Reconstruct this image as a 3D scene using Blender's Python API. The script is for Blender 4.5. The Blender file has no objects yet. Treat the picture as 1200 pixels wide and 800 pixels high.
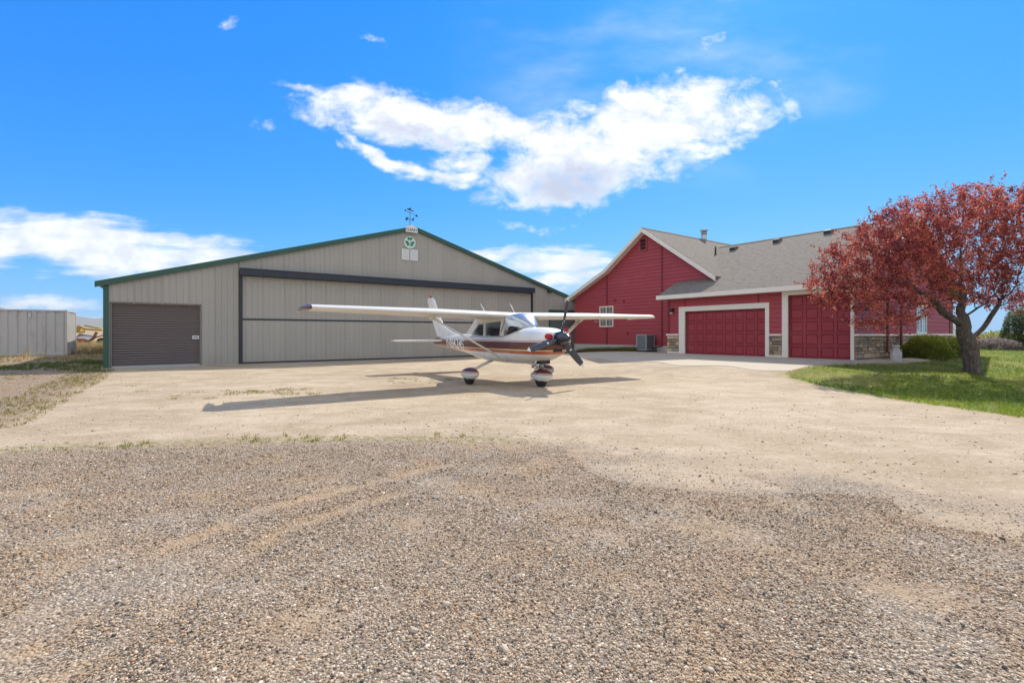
import bpy, math, random
import numpy as np
from mathutils import Vector, Matrix
random.seed(7); rng = np.random.default_rng(7)
sc = bpy.context.scene; col = sc.collection
F, HY, H = 570.0, 391.0, 1.355            # focal length / horizon row in 1200-px units, eye height in metres
A = math.radians(35.5)                     # the hangar and the house share this heading
U = np.array([math.cos(A), math.sin(A)]); V = np.array([-math.sin(A), math.cos(A)])
HC = np.array([12.575, 18.054])            # house corner (right end of the garage front)
HA = np.array([-15.797, 18.838])           # hangar front left corner
SUN = Vector((0.5, 0.95, 1.0)).normalized()

# ------------------------------------------------------------------ terrain
def ss(a, b, x):
    t = np.clip((np.asarray(x, float) - a) / (b - a), 0, 1); return t * t * (3 - 2 * t)
def hz(x, y):
    x = np.asarray(x, float); y = np.asarray(y, float)
    dx, dy = x - HC[0], y - HC[1]
    X = dx * U[0] + dy * U[1]; Y = dx * V[0] + dy * V[1]
    z = 0.38 * ss(-9, -1, X) * (1 - ss(10, 19, Y)) * ss(-5, 0, Y)
    z = z + 0.14 * ss(-19, -25, x) * ss(18, 27, y)
    z = z + ss(0, 1, (y - 34) / 900) * 9.0 * ss(-0.15, -0.45, x / np.maximum(y, 1.0))
    return z
def at(px, py, lift=0.0):                  # where a ray of the photo meets the terrain
    z = 0.0
    for _ in range(30):
        d = F * (H - z) / (py - HY); x = (px - 600) / F * d; z = 0.5 * z + 0.5 * float(hz(x, d))
    return np.array([x, d, z + lift])
def hs(X, Y):                              # house-local to world
    p = HC + X * U + Y * V; return p

# ------------------------------------------------------------------ object helpers
def empty(name, loc=(0, 0, 0), rz=0.0):
    o = bpy.data.objects.new(name, None); col.objects.link(o)
    o.location = loc; o.rotation_euler = (0, 0, rz); o.empty_display_size = .2; return o
def tag(o, label=None, cat=None, group=None, kind=None):
    for k, v in (('label', label), ('category', cat), ('group', group), ('kind', kind)):
        if v: o[k] = v
    return o
class MB:
    def __init__(s): s.v = []; s.f = []; s.uv = []; s.c = []; s.hasuv = False; s.hasc = False; s.sm = []
    def add(s, vs, fs, uvs=None, c=None, smooth=False):
        b = len(s.v); s.v += [tuple(map(float, p)) for p in vs]
        for i, f in enumerate(fs):
            s.f.append(tuple(b + k for k in f)); s.uv.append(uvs[i] if uvs else None); s.c.append(c); s.sm.append(smooth)
        if uvs: s.hasuv = True
        if c is not None: s.hasc = True
    def box(s, x0, x1, y0, y1, z0, z1, c=None):
        x0, x1 = sorted((x0, x1)); y0, y1 = sorted((y0, y1)); z0, z1 = sorted((z0, z1))
        v = [(x0, y0, z0), (x1, y0, z0), (x1, y1, z0), (x0, y1, z0), (x0, y0, z1), (x1, y0, z1), (x1, y1, z1), (x0, y1, z1)]
        s.add(v, [(0, 3, 2, 1), (4, 5, 6, 7), (0, 1, 5, 4), (1, 2, 6, 5), (2, 3, 7, 6), (3, 0, 4, 7)], c=c)
    def prism(s, poly, fn, t0, t1):        # poly: 2-D outline, fn(a,b,t) -> xyz
        n = len(poly)
        v = [fn(a, b, t0) for a, b in poly] + [fn(a, b, t1) for a, b in poly]
        f = [tuple(range(n))[::-1], tuple(range(n, 2 * n))] + [(i, (i + 1) % n, n + (i + 1) % n, n + i) for i in range(n)]
        s.add(v, f)
    def tube(s, pts, rad, n=10, cap=True, smooth=True, sx=1.0, sy=1.0):
        pts = [Vector(p) for p in pts]; rad = rad if hasattr(rad, '__len__') else [rad] * len(pts)
        vs = []; up = None
        for i, p in enumerate(pts):
            t = (pts[min(i + 1, len(pts) - 1)] - pts[max(i - 1, 0)]).normalized()
            if up is None:
                a = Vector((0, 0, 1)) if abs(t.z) < .9 else Vector((1, 0, 0)); a = (a - t * a.dot(t)).normalized()
            else: a = (up - t * up.dot(t)).normalized()
            up = a; b = t.cross(a)
            for k in range(n):
                q = 2 * math.pi * k / n; vs.append(p + (a * math.cos(q) * sx + b * math.sin(q) * sy) * rad[i])
        fs = [(i * n + k, i * n + (k + 1) % n, (i + 1) * n + (k + 1) % n, (i + 1) * n + k) for i in range(len(pts) - 1) for k in range(n)]
        if cap: fs += [tuple(range(n))[::-1], tuple((len(pts) - 1) * n + k for k in range(n))]
        s.add(vs, fs, smooth=smooth)
    def grid(s, fn, us, ws, smooth=True, closed=False):
        nu, nw = len(us), len(ws)
        vs = [fn(a, b) for a in us for b in ws]
        fs = [(i * nw + j, i * nw + (j + 1) % nw, (i + 1) * nw + (j + 1) % nw, (i + 1) * nw + j) for i in range(nu - 1) for j in range(nw if closed else nw - 1)]
        s.add(vs, fs, smooth=smooth)
    def build(s, name, m, parent=None, solid=0, bevel=0, off=0):
        me = bpy.data.meshes.new(name); me.from_pydata(s.v, [], s.f)
        if s.hasuv:
            l = me.uv_layers.new(name='UVMap'); k = 0
            for i, f in enumerate(s.f):
                for j in range(len(f)):
                    if s.uv[i]: l.data[k].uv = s.uv[i][j]
                    k += 1
        if s.hasc:
            at_ = me.color_attributes.new('tone', 'FLOAT_COLOR', 'CORNER'); k = 0
            for i, f in enumerate(s.f):
                for j in range(len(f)):
                    at_.data[k].color = (*(s.c[i] or (1, 1, 1)), 1); k += 1
        me.polygons.foreach_set('use_smooth', s.sm)
        me.materials.append(m); me.update()
        o = bpy.data.objects.new(name, me); col.objects.link(o)
        if parent: o.parent = parent
        if solid:
            q = o.modifiers.new('t', 'SOLIDIFY'); q.thickness = solid; q.offset = off
        if bevel:
            q = o.modifiers.new('b', 'BEVEL'); q.width = bevel; q.segments = 2; q.limit_method = 'ANGLE'; q.angle_limit = .6
        return o
def fast_mesh(name, verts, tris, m, colors=None, parent=None, n=3, smooth=False):
    me = bpy.data.meshes.new(name); verts = np.asarray(verts, np.float32); tris = np.asarray(tris, np.int32)
    me.vertices.add(len(verts)); me.vertices.foreach_set('co', verts.ravel())
    me.loops.add(tris.size); me.loops.foreach_set('vertex_index', tris.ravel())
    me.polygons.add(len(tris)); me.polygons.foreach_set('loop_start', np.arange(0, tris.size, n, dtype=np.int32))
    me.polygons.foreach_set('loop_total', np.full(len(tris), n, np.int32))
    if smooth: me.polygons.foreach_set('use_smooth', np.ones(len(tris), bool))
    if colors is not None:
        a = me.color_attributes.new('tone', 'FLOAT_COLOR', 'POINT')
        a.data.foreach_set('color', np.concatenate([colors, np.ones((len(colors), 1))], 1).astype(np.float32).ravel())
    me.update(calc_edges=True); me.validate()
    me.materials.append(m)
    o = bpy.data.objects.new(name, me); col.objects.link(o)
    if parent: o.parent = parent
    return o

# ------------------------------------------------------------------ material helpers
class NT:
    def __init__(s, tree): s.t = tree; s.n = tree.nodes; s.l = tree.links
    def node(s, typ, **kw):
        n = s.n.new(typ)
        for k, v in kw.items(): setattr(n, k, v)
        return n
    def put(s, sock, val):
        if isinstance(val, bpy.types.NodeSocket): s.l.new(val, sock)
        else:
            if sock.type == 'RGBA' and len(val) == 3: val = (*val, 1)
            sock.default_value = val
    def math(s, op, a, b=0.0, c=None, clamp=False):
        n = s.node('ShaderNodeMath', operation=op, use_clamp=clamp); s.put(n.inputs[0], a); s.put(n.inputs[1], b)
        if c is not None: s.put(n.inputs[2], c)
        return n.outputs[0]
    def step(s, x, a, b):
        n = s.node('ShaderNodeMapRange', interpolation_type='SMOOTHSTEP'); s.put(n.inputs[0], x)
        if not isinstance(a, bpy.types.NodeSocket) and not isinstance(b, bpy.types.NodeSocket) and a > b:
            s.put(n.inputs[1], b); s.put(n.inputs[2], a); n.inputs[3].default_value = 1; n.inputs[4].default_value = 0
        else:
            s.put(n.inputs[1], a); s.put(n.inputs[2], b)
        return n.outputs[0]
    def mix(s, f, a, b, mode='MIX'):
        n = s.node('ShaderNodeMix', data_type='RGBA', blend_type=mode); s.put(n.inputs[0], f); s.put(n.inputs[6], a); s.put(n.inputs[7], b); return n.outputs[2]
    def noise(s, vec, scale, detail=4, rough=.55, dist=0.0, out=0):
        n = s.node('ShaderNodeTexNoise'); s.put(n.inputs['Vector'], vec); n.inputs['Scale'].default_value = scale
        n.inputs['Detail'].default_value = detail; n.inputs['Roughness'].default_value = rough; n.inputs['Distortion'].default_value = dist
        return n.outputs[out]
    def voro(s, vec, scale, feat='F1', out='Color', rand=1.0):
        n = s.node('ShaderNodeTexVoronoi', feature=feat); s.put(n.inputs['Vector'], vec); n.inputs['Scale'].default_value = scale; n.inputs['Randomness'].default_value = rand
        return n.outputs[out]
    def ramp(s, f, stops):
        n = s.node('ShaderNodeValToRGB'); s.put(n.inputs[0], f); e = n.color_ramp.elements
        while len(e) < len(stops): e.new(.5)
        for k, (p, c) in enumerate(stops): e[k].position = p; e[k].color = (*c, 1)
        return n.outputs[0]
    def vmap(s, vec, scale=(1, 1, 1), loc=(0, 0, 0), rot=(0, 0, 0)):
        n = s.node('ShaderNodeMapping'); s.put(n.inputs[0], vec); n.inputs[1].default_value = loc; n.inputs[2].default_value = rot; n.inputs[3].default_value = scale
        return n.outputs[0]
    def sep(s, vec):
        n = s.node('ShaderNodeSeparateXYZ'); s.put(n.inputs[0], vec); return n.outputs
    def bump(s, h, strength=.5, dist=.02, normal=None):
        n = s.node('ShaderNodeBump'); s.put(n.inputs['Height'], h); n.inputs['Strength'].default_value = strength; n.inputs['Distance'].default_value = dist
        if normal is not None: s.put(n.inputs['Normal'], normal)
        return n.outputs[0]
    def attr(s, name, out='Color'):
        n = s.node('ShaderNodeAttribute', attribute_name=name); return n.outputs[out]
    def coord(s, k='Object'): return s.node('ShaderNodeTexCoord').outputs[k]
    def geo(s, k='Position'): return s.node('ShaderNodeNewGeometry').outputs[k]
def new_mat(name):
    m = bpy.data.materials.new(name); m.use_nodes = True; t = NT(m.node_tree); return m, t, m.node_tree.nodes['Principled BSDF']
def mat(name, c, rough=.6, metal=0, var=.12, scale=3.0, bump=0, bscale=40, spec=.5, coat=0, dirt=0):
    """paint / plain surface: colour with soft large and fine variation, slight roughness variation"""
    m, t, b = new_mat(name); P = t.coord()
    n1 = t.noise(P, scale, 5); n2 = t.noise(P, scale * 9, 3)
    v = t.math('ADD', t.math('MULTIPLY', t.math('SUBTRACT', n1, .5), 2 * var), t.math('MULTIPLY', t.math('SUBTRACT', n2, .5), var))
    hsv = t.node('ShaderNodeHueSaturation'); hsv.inputs['Color'].default_value = (*c, 1); t.put(hsv.inputs['Value'], t.math('ADD', v, 1.0))
    cc = hsv.outputs[0]
    if dirt:
        zz = t.noise(t.vmap(P, (1.2, 1.2, .25)), 2.2, 6, .65)
        cc = t.mix(t.math('MULTIPLY', t.step(zz, .5, .75), dirt), cc, (.24, .2, .15))
    t.put(b.inputs['Base Color'], cc)
    t.put(b.inputs['Roughness'], t.math('ADD', rough, t.math('MULTIPLY', t.math('SUBTRACT', n1, .5), .25)))
    b.inputs['Metallic'].default_value = metal; b.inputs['Specular IOR Level'].default_value = spec; b.inputs['Coat Weight'].default_value = coat
    if bump: t.put(b.inputs['Normal'], t.bump(t.noise(P, bscale, 4), bump, .01))
    return m
exec_order = []
# ------------------------------------------------------------------ ground
def sdist(poly, x, y, closed=True):
    """signed distance to a polygon, positive inside"""
    p = np.asarray(poly, float); x = np.asarray(x, float); y = np.asarray(y, float)
    best = np.full(x.shape, 1e9); ins = np.zeros(x.shape, bool); n = len(p)
    for i in range(n if closed else n - 1):
        a, b = p[i], p[(i + 1) % n]; e = b - a; L = e @ e + 1e-12
        t = np.clip(((x - a[0]) * e[0] + (y - a[1]) * e[1]) / L, 0, 1)
        best = np.minimum(best, np.hypot(x - a[0] - t * e[0], y - a[1] - t * e[1]))
        if closed:
            c = ((a[1] > y) != (b[1] > y)) & (x < (b[0] - a[0]) * (y - a[1]) / (b[1] - a[1] + 1e-12) + a[0]); ins ^= c
    return np.where(ins, best, -best) if closed else best
GRAVEL = [(-40, -3), (-15, 2.6), (-9, 4.6)] + [tuple(at(x, y)[:2]) for x, y in ((0, 526), (100, 520), (200, 517), (330, 513), (450, 511.5), (600, 513), (680, 517), (740, 524), (800, 532), (860, 538), (930, 545), (1000, 552), (1100, 566), (1200, 582))] + [(7, 1.2), (12, -3), (20, -30), (-40, -30)]
LAWN = [tuple(at(x, y)[:2]) for x, y in ((918, 437.5), (935, 445), (965, 452.5), (1000, 459), (1050, 467.5), (1100, 475), (1150, 482), (1200, 489))] + [(10, 5.6), (14, 3), (22, 0), (60, -6), (70, 20), (40, 34), (30, 34)] + [tuple(at(x, y)[:2]) for x, y in ((1150, 414), (1132, 418.5), (1090, 424.5), (1040, 427), (985, 427.5), (950, 430))]
LEFT = [(-60, 3), (-16, 3.8), (-10.5, 5.8), (-7.46, 7.1), (-9.26, 9.8), (-12.3, 14.3), (-15.2, 18.2), (-15.9, 19.5), (-40, 60), (-140, 60)]
TRACK1 = [tuple(at(x, y)[:2]) for x, y in ((20, 790), (110, 700), (200, 640), (300, 600), (420, 568), (520, 545))]
TRACK2 = [tuple(at(x, y)[:2]) for x, y in ((60, 800), (190, 715), (330, 620), (440, 585), (520, 560))]
BARE = [tuple(at(x, y)[:2]) for x, y in ((690, 528), (800, 524), (900, 534), (1010, 548), (1200, 580), (1200, 630), (1060, 600), (960, 577), (860, 572), (750, 566), (690, 550))]
YELLOW = [(30, 14), (200, 10), (400, 300), (60, 300), (30, 60)]

def ground_material():
    m, t, b = new_mat('ground'); P = t.geo()
    def A_(n): return t.attr(n, 'Fac')
    nl = t.noise(P, .28, 4); nm = t.noise(P, 1.6, 5); nf = t.noise(P, 9, 5, .65); ng = t.noise(P, 60, 3, .6)
    cen = lambda x, k: t.math('MULTIPLY', t.math('SUBTRACT', x, .5), k)
    wob = t.math('ADD', cen(nm, .9), cen(nf, .8))
    # packed tan drive
    streak = t.noise(t.vmap(P, (.9, 1.3, 1), rot=(0, 0, -.25)), .9, 8, .72, .6)
    tan = t.mix(t.step(t.math('ADD', t.math('MULTIPLY', streak, .6), t.math('MULTIPLY', nl, .4)), .38, .62), (.345, .265, .175), (.49, .4, .29))
    tan = t.mix(t.math('MULTIPLY', t.step(nf, .5, .75), .35), tan, (.37, .285, .19))
    tan = t.mix(t.math('MULTIPLY', t.step(nm, .52, .72), .4), tan, (.56, .47, .35))
    spk = t.voro(P, 38, 'F1', 'Distance'); spc = t.sep(t.voro(P, 38))[0]
    sel = t.math('MULTIPLY', t.step(spk, .42, .3), t.step(spc, .8, .84))
    tan = t.mix(t.math('MULTIPLY', sel, .75), tan, t.mix(t.step(t.sep(t.voro(P, 38))[1], .3, .7), (.16, .14, .125), (.62, .56, .48)))
    arc = t.noise(t.vmap(P, (.6, 2.4, 1), rot=(0, 0, .75)), 1.0, 6, .68, 1.2); arc2 = t.noise(t.vmap(P, (2.6, .45, 1), rot=(0, 0, .2)), 1.0, 6, .68, 1.0)
    tan = t.mix(t.math('MULTIPLY', t.step(arc, .53, .63), .5), tan, (.34, .26, .175)); tan = t.mix(t.math('MULTIPLY', t.step(arc2, .54, .66), .4), tan, (.37, .29, .2))
    pv = t.voro(P, 13, 'F1', 'Distance'); pc = t.sep(t.voro(P, 13)); tan = t.mix(t.math('MULTIPLY', t.math('MULTIPLY', t.step(pv, .16, .1), t.step(pc[0], .9, .94)), .6), tan, t.mix(t.step(pc[1], .3, .7), (.2, .165, .13), (.66, .58, .46)))
    n14 = t.noise(P, 17, 5, .75); n5 = t.noise(P, 5, 4, .7)
    tan = t.mix(t.math('MULTIPLY', t.step(n14, .54, .68), .5), tan, (.3, .24, .17)); tan = t.mix(t.math('MULTIPLY', t.step(n14, .46, .34), .45), tan, (.66, .57, .44)); tan = t.mix(t.math('MULTIPLY', t.step(n5, .55, .7), .35), tan, (.33, .265, .19))
    # crushed gravel: two sizes of stone, each its own tone
    def stones(sc_):
        v = t.voro(P, sc_); s = t.sep(v)
        c = t.ramp(s[0], [(0, (.09, .08, .075)), (.25, (.24, .2, .165)), (.55, (.4, .325, .25)), (.8, (.52, .43, .33)), (1, (.72, .64, .53))])
        return t.mix(t.math('MULTIPLY', t.step(s[1], .7, .9), .35), c, (.36, .22, .13))
    g = t.mix(t.step(t.noise(P, 25, 2), .46, .54), stones(62), stones(105))
    edge = t.voro(P, 62, 'DISTANCE_TO_EDGE', 'Distance')
    g = t.mix(t.step(edge, .1, .0), g, (.2, .155, .11))
    soil = t.mix(t.step(nf, .35, .65), (.36, .235, .135), (.5, .365, .23))
    g = t.mix(t.math('MULTIPLY', t.step(t.math('ADD', t.math('MULTIPLY', nm, .7), t.math('MULTIPLY', nl, .4)), .5, .66), .6), g, soil)
    dtr = t.math('ADD', A_('d_track'), cen(nf, .28))
    g = t.mix(t.math('MULTIPLY', t.math('MULTIPLY', t.step(dtr, .14, .02), t.step(nm, .38, .6)), .7), g, soil)
    # gravel mixed with weeds beside the hangar
    lf = t.mix(t.step(nm, .35, .65), t.mix(.4, g, (.2, .135, .085)), (.27, .185, .115))
    lf = t.mix(t.math('MULTIPLY', t.step(t.math('ADD', t.math('MULTIPLY', nl, .7), t.math('MULTIPLY', nf, .4)), .58, .7), .7), lf, (.2, .2, .06))
    lf = t.mix(t.math('MULTIPLY', t.step(n14, .5, .66), .55), lf, (.15, .11, .08)); lf = t.mix(t.math('MULTIPLY', t.step(n14, .44, .34), .4), lf, (.55, .44, .32))
    # lawn and far fields
    gr = t.mix(t.step(nm, .35, .65), (.11, .165, .025), (.19, .22, .04)); gr = t.mix(t.math('MULTIPLY', t.step(nl, .55, .7), .6), gr, (.3, .25, .11))
    fd = t.mix(t.step(t.noise(t.vmap(P, (.006, .03, 1)), 1, 5), .4, .6), (.33, .27, .13), (.22, .23, .085))
    fd = t.mix(A_('dry'), fd, t.mix(t.step(nl, .4, .6), (.4, .29, .17), (.33, .25, .14)))
    c = fd
    c = t.mix(t.step(t.math('ADD', A_('d_left'), wob), -.5, .4), c, lf)
    c = t.mix(t.step(t.math('ADD', A_('d_drive'), wob), -.2, .35), c, tan)
    fg = t.step(t.math('ADD', A_('d_gravel'), wob), -.15, .55)
    bare = t.math('MULTIPLY', t.step(t.math('ADD', A_('d_bare'), t.math('MULTIPLY', wob, .9)), -.35, .3), t.step(t.noise(P, .9, 4), .38, .55))
    fg = t.math('MULTIPLY', fg, t.math('SUBTRACT', 1.0, t.math('MULTIPLY', bare, .8)))
    c = t.mix(fg, c, g)
    wd = t.math('MULTIPLY', t.math('MULTIPLY', t.step(t.math('ABSOLUTE', t.math('ADD', A_('d_gravel'), -.1)), .35, .05), t.step(A_('weedy'), .2, .8)), t.step(nf, .45, .6))
    c = t.mix(t.math('MULTIPLY', wd, .8), c, (.2, .19, .05))
    c = t.mix(t.step(t.math('ADD', A_('d_lawn'), t.math('MULTIPLY', wob, .25)), -.05, .12), c, gr)
    t.put(b.inputs['Base Color'], c); b.inputs['Roughness'].default_value = .93; b.inputs['Specular IOR Level'].default_value = .25
    f1 = t.voro(P, 62, 'F1', 'Distance'); hh = t.math('MULTIPLY', t.math('SUBTRACT', 1.0, f1), t.math('ADD', .12, fg))
    n1 = t.bump(hh, .75, .018); n2 = t.bump(t.math('ADD', nf, t.math('MULTIPLY', ng, .5)), .45, .03, n1); t.put(b.inputs['Normal'], n2)
    return m
def build_ground():
    r = [0.0] + list(np.geomspace(.35, 9000, 300))
    th = np.concatenate([np.linspace(-70, 70, 281), np.linspace(72, 288, 100)]); th = np.radians(th); n = len(th)
    R, T = np.meshgrid(r[1:], th, indexing='ij'); x = (R * np.sin(T)).ravel(); y = (R * np.cos(T)).ravel()
    x = np.append(x, 0.0); y = np.append(y, 0.0)
    z = hz(x, y)
    lump = (np.sin(x * 1.9 + 1.3 * np.sin(y * 1.1)) * np.sin(y * 2.3 + x * .4)) * .012
    dg = sdist(GRAVEL, x, y); z = z + lump * np.clip(dg, 0, 1) * (y < 9) 
    tr = np.minimum(sdist(TRACK1, x, y, False), sdist(TRACK2, x, y, False)); z = z - .02 * np.exp(-(tr / .12) ** 2)
    nr = len(r) - 1
    fs = [(i * n + j, (i + 1) * n + j, (i + 1) * n + (j + 1) % n, i * n + (j + 1) % n) for i in range(nr - 1) for j in range(n)]
    fs += [(len(x) - 1, j, (j + 1) % n) for j in range(n)]
    me = bpy.data.meshes.new('ground'); me.from_pydata(np.stack([x, y, z], 1).tolist(), [], fs)
    dl = sdist(LAWN, x, y); dle = sdist(LEFT, x, y)
    drive = np.minimum.reduce([60 - np.hypot(x, y - 20), -dle, -dl + 0 * x, 14.5 + 0 * x - x])
    at_ = {'d_gravel': dg, 'd_lawn': dl, 'd_left': dle, 'd_drive': drive, 'd_bare': sdist(BARE, x, y), 'd_track': tr,
           'weedy': np.clip((1.2 - x) / 2.0, 0, 1), 'dry': np.clip((-x + 2) / 6, 0, 1)}
    for k, v in at_.items():
        a = me.attributes.new(k, 'FLOAT', 'POINT'); a.data.foreach_set('value', np.clip(v, -500, 500).astype(np.float32))
    me.polygons.foreach_set('use_smooth', [True] * len(me.polygons)); me.materials.append(ground_material())
    o = bpy.data.objects.new('ground', me); col.objects.link(o); tag(o, kind='structure')
build_ground()

# ------------------------------------------------------------------ loose gravel and grass (uncountable)
def vcol_mat(name, rough=.85, trans=0, spec=.3):
    m, t, b = new_mat(name); c = t.attr('tone'); t.put(b.inputs['Base Color'], c); b.inputs['Roughness'].default_value = rough; b.inputs['Specular IOR Level'].default_value = spec
    if trans:
        tr = t.node('ShaderNodeBsdfTranslucent'); t.put(tr.inputs[0], t.mix(1.0, c, (1.0, .62, .38) if trans == 'red' else (1.0, 1.0, .4), 'MULTIPLY') if False else c)
        mx = t.node('ShaderNodeMixShader'); mx.inputs[0].default_value = .62
        t.l.new(b.outputs[0], mx.inputs[1]); t.l.new(tr.outputs[0], mx.inputs[2]); t.l.new(mx.outputs[0], t.n['Material Output'].inputs[0])
    return m
def snoise(x, y, s, seed=0):                # cheap smooth value noise
    r = np.random.default_rng(seed); G = r.random((64, 64)); x = x * s; y = y * s
    i = np.floor(x).astype(int); j = np.floor(y).astype(int); fx = x - i; fy = y - j; fx = fx * fx * (3 - 2 * fx); fy = fy * fy * (3 - 2 * fy)
    g = lambda a, b: G[a % 64, b % 64]
    return (g(i, j) * (1 - fx) + g(i + 1, j) * fx) * (1 - fy) + (g(i, j + 1) * (1 - fx) + g(i + 1, j + 1) * fx) * fy
def wedge_points(n, d0, d1, half=1.15, p=1.0):
    u = rng.random(n); d = (d0 ** (2 - p) + u * (d1 ** (2 - p) - d0 ** (2 - p))) ** (1 / (2 - p)); x = (rng.random(n) * 2 - 1) * half * d
    return x, d
def build_gravel():
    x, y = wedge_points(300000, 1.45, 7.4, p=.75)
    d = sdist(GRAVEL, x, y); tr = np.minimum(sdist(TRACK1, x, y, False), sdist(TRACK2, x, y, False))
    dens = np.clip(.25 + 2.2 * (snoise(x, y, .9, 3) * .5 + snoise(x, y, 3.1, 4) * .6 - .32), .06, 1) * np.clip(.35 + tr / .16, .35, 1) * np.clip((d + .05) / 1.0, 0, 1) ** 1.4
    dens *= np.where(sdist(BARE, x, y) + .5 * (snoise(x, y, 2, 40) - .5) > 0, .16, 1)
    k = rng.random(len(x)) < dens; x, y = x[k], y[k]; n = len(x)
    q = (1 + 5 ** .5) / 2
    ico = np.array([(-1, q, 0), (1, q, 0), (-1, -q, 0), (1, -q, 0), (0, -1, q), (0, 1, q), (0, -1, -q), (0, 1, -q), (q, 0, -1), (q, 0, 1), (-q, 0, -1), (-q, 0, 1)]) / math.hypot(1, q)
    fi = np.array([(0, 11, 5), (0, 5, 1), (0, 1, 7), (0, 7, 10), (0, 10, 11), (1, 5, 9), (5, 11, 4), (11, 10, 2), (10, 7, 6), (7, 1, 8), (3, 9, 4), (3, 4, 2), (3, 2, 6), (3, 6, 8), (3, 8, 9), (4, 9, 5), (2, 4, 11), (6, 2, 10), (8, 6, 7), (9, 8, 1)])
    size = np.exp(rng.normal(math.log(.0047), .36, n)); size = np.clip(size, .003, .016) * np.clip(.8 + y * .06, .8, 1.15)
    big = rng.random(n) < .0004; size = np.where(big, rng.uniform(.013, .022, n), size)
    shp = rng.uniform(.65, 1.25, (n, 1, 3)); shp[..., 2] *= .58
    v = ico[None] * rng.uniform(.72, 1.15, (n, 12, 1)) * shp
    a = rng.random(n) * 6.28; ca, sa = np.cos(a)[:, None], np.sin(a)[:, None]; ti = rng.normal(0, .5, n); ct, st = np.cos(ti)[:, None], np.sin(ti)[:, None]
    X, Y, Z = v[..., 0], v[..., 1], v[..., 2]; Y, Z = Y * ct - Z * st, Y * st + Z * ct; X, Y = X * ca - Y * sa, X * sa + Y * ca
    v = np.stack([X, Y, Z], -1) * size[:, None, None]
    base = np.stack([x, y, hz(x, y) - .02 * np.exp(-(np.minimum(sdist(TRACK1, x, y, False), sdist(TRACK2, x, y, False)) / .12) ** 2) + .35 * size], 1)
    lump = (np.sin(x * 1.9 + 1.3 * np.sin(y * 1.1)) * np.sin(y * 2.3 + x * .4)) * .012; base[:, 2] += lump * np.clip(sdist(GRAVEL, x, y), 0, 1)
    v = (v + base[:, None]).reshape(-1, 3); tri = (fi[None] + 12 * np.arange(n)[:, None, None]).reshape(-1, 3)
    pal = np.array([(.12, .10, .085), (.26, .195, .138), (.41, .305, .208), (.54, .405, .278), (.65, .5, .355), (.8, .68, .53), (.58, .36, .2), (.85, .76, .62)])
    ci = rng.choice(8, n, p=[.12, .17, .22, .22, .14, .05, .07, .01]); cc = pal[ci] * rng.uniform(.72, 1.12, (n, 1)); cc[big] = (.5, .42, .33)
    o = fast_mesh('loose_gravel', v, tri, vcol_mat('stone', .9), np.repeat(cc, 12, 0)); tag(o, kind='stuff')
def scatter_stones(name, x, y, size, pal, p):
    n = len(x); q = (1 + 5 ** .5) / 2
    oc = np.array([(1, 0, 0), (-1, 0, 0), (0, 1, 0), (0, -1, 0), (0, 0, .7), (0, 0, -.7)], float); fi = np.array([(0, 2, 4), (2, 1, 4), (1, 3, 4), (3, 0, 4), (2, 0, 5), (1, 2, 5), (3, 1, 5), (0, 3, 5)])
    v = oc[None] * rng.uniform(.65, 1.3, (n, 6, 1)); a = rng.random(n) * 6.28; ca, sa = np.cos(a)[:, None], np.sin(a)[:, None]
    v = np.stack([v[..., 0] * ca - v[..., 1] * sa, v[..., 0] * sa + v[..., 1] * ca, v[..., 2]], -1) * size[:, None, None] + np.stack([x, y, hz(x, y) + .2 * size], 1)[:, None]
    cc = np.array(pal)[rng.choice(len(pal), n, p=p)] * rng.uniform(.8, 1.15, (n, 1))
    tag(fast_mesh(name, v.reshape(-1, 3), (fi[None] + 6 * np.arange(n)[:, None, None]).reshape(-1, 3), bpy.data.materials['stone'], np.repeat(cc, 6, 0)), kind='stuff')
def build_pebbles():
    x, y = wedge_points(90000, 4.5, 19, p=1.0); dg = sdist(GRAVEL, x, y); dl = sdist(LEFT, x, y); dn = sdist(LAWN, x, y)
    k = (dg < .3) & (dn < -.05) & (y < HA[1] + .7 * (x - HA[0]) - 1.2) & (rng.random(len(x)) < np.where(dl > -.3, 1.0, .04 + .16 * np.exp(-np.abs(dg) / .5) + .09 * (snoise(x, y, .9, 51) > .62))); x, y = x[k], y[k]
    scatter_stones('loose_pebbles', x, y, np.clip(np.exp(rng.normal(math.log(.0075), .42, len(x))), .004, .022), [(.24, .19, .15), (.38, .3, .22), (.52, .42, .31), (.66, .56, .43)], [.2, .3, .3, .2])
def blades(name, x, y, z, h, w, colors, m, lean=.5, per=3, parent=None):
    n = len(x) * per; bx = np.repeat(x, per) + rng.normal(0, .018, n); by = np.repeat(y, per) + rng.normal(0, .018, n); bz = np.repeat(z, per)
    hh = np.repeat(h, per) * rng.uniform(.6, 1.25, n); a = rng.random(n) * 6.28; ww = w * rng.uniform(.6, 1.3, n)
    dx, dy = np.cos(a) * ww, np.sin(a) * ww; b = rng.random(n) * 6.28; ll = hh * rng.uniform(0, lean, n)
    v = np.stack([np.stack([bx - dx, by - dy, bz - .01], 1), np.stack([bx + dx, by + dy, bz - .01], 1), np.stack([bx + np.cos(b) * ll, by + np.sin(b) * ll, bz + hh], 1)], 1).reshape(-1, 3)
    cc = np.repeat(np.repeat(colors, per, 0) * rng.uniform(.75, 1.25, (n, 1)), 3, 0)
    return fast_mesh(name, v, np.arange(3 * n).reshape(-1, 3), m, cc, parent)
GRASSM = vcol_mat('grass_blade', .7, 'green')
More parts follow.
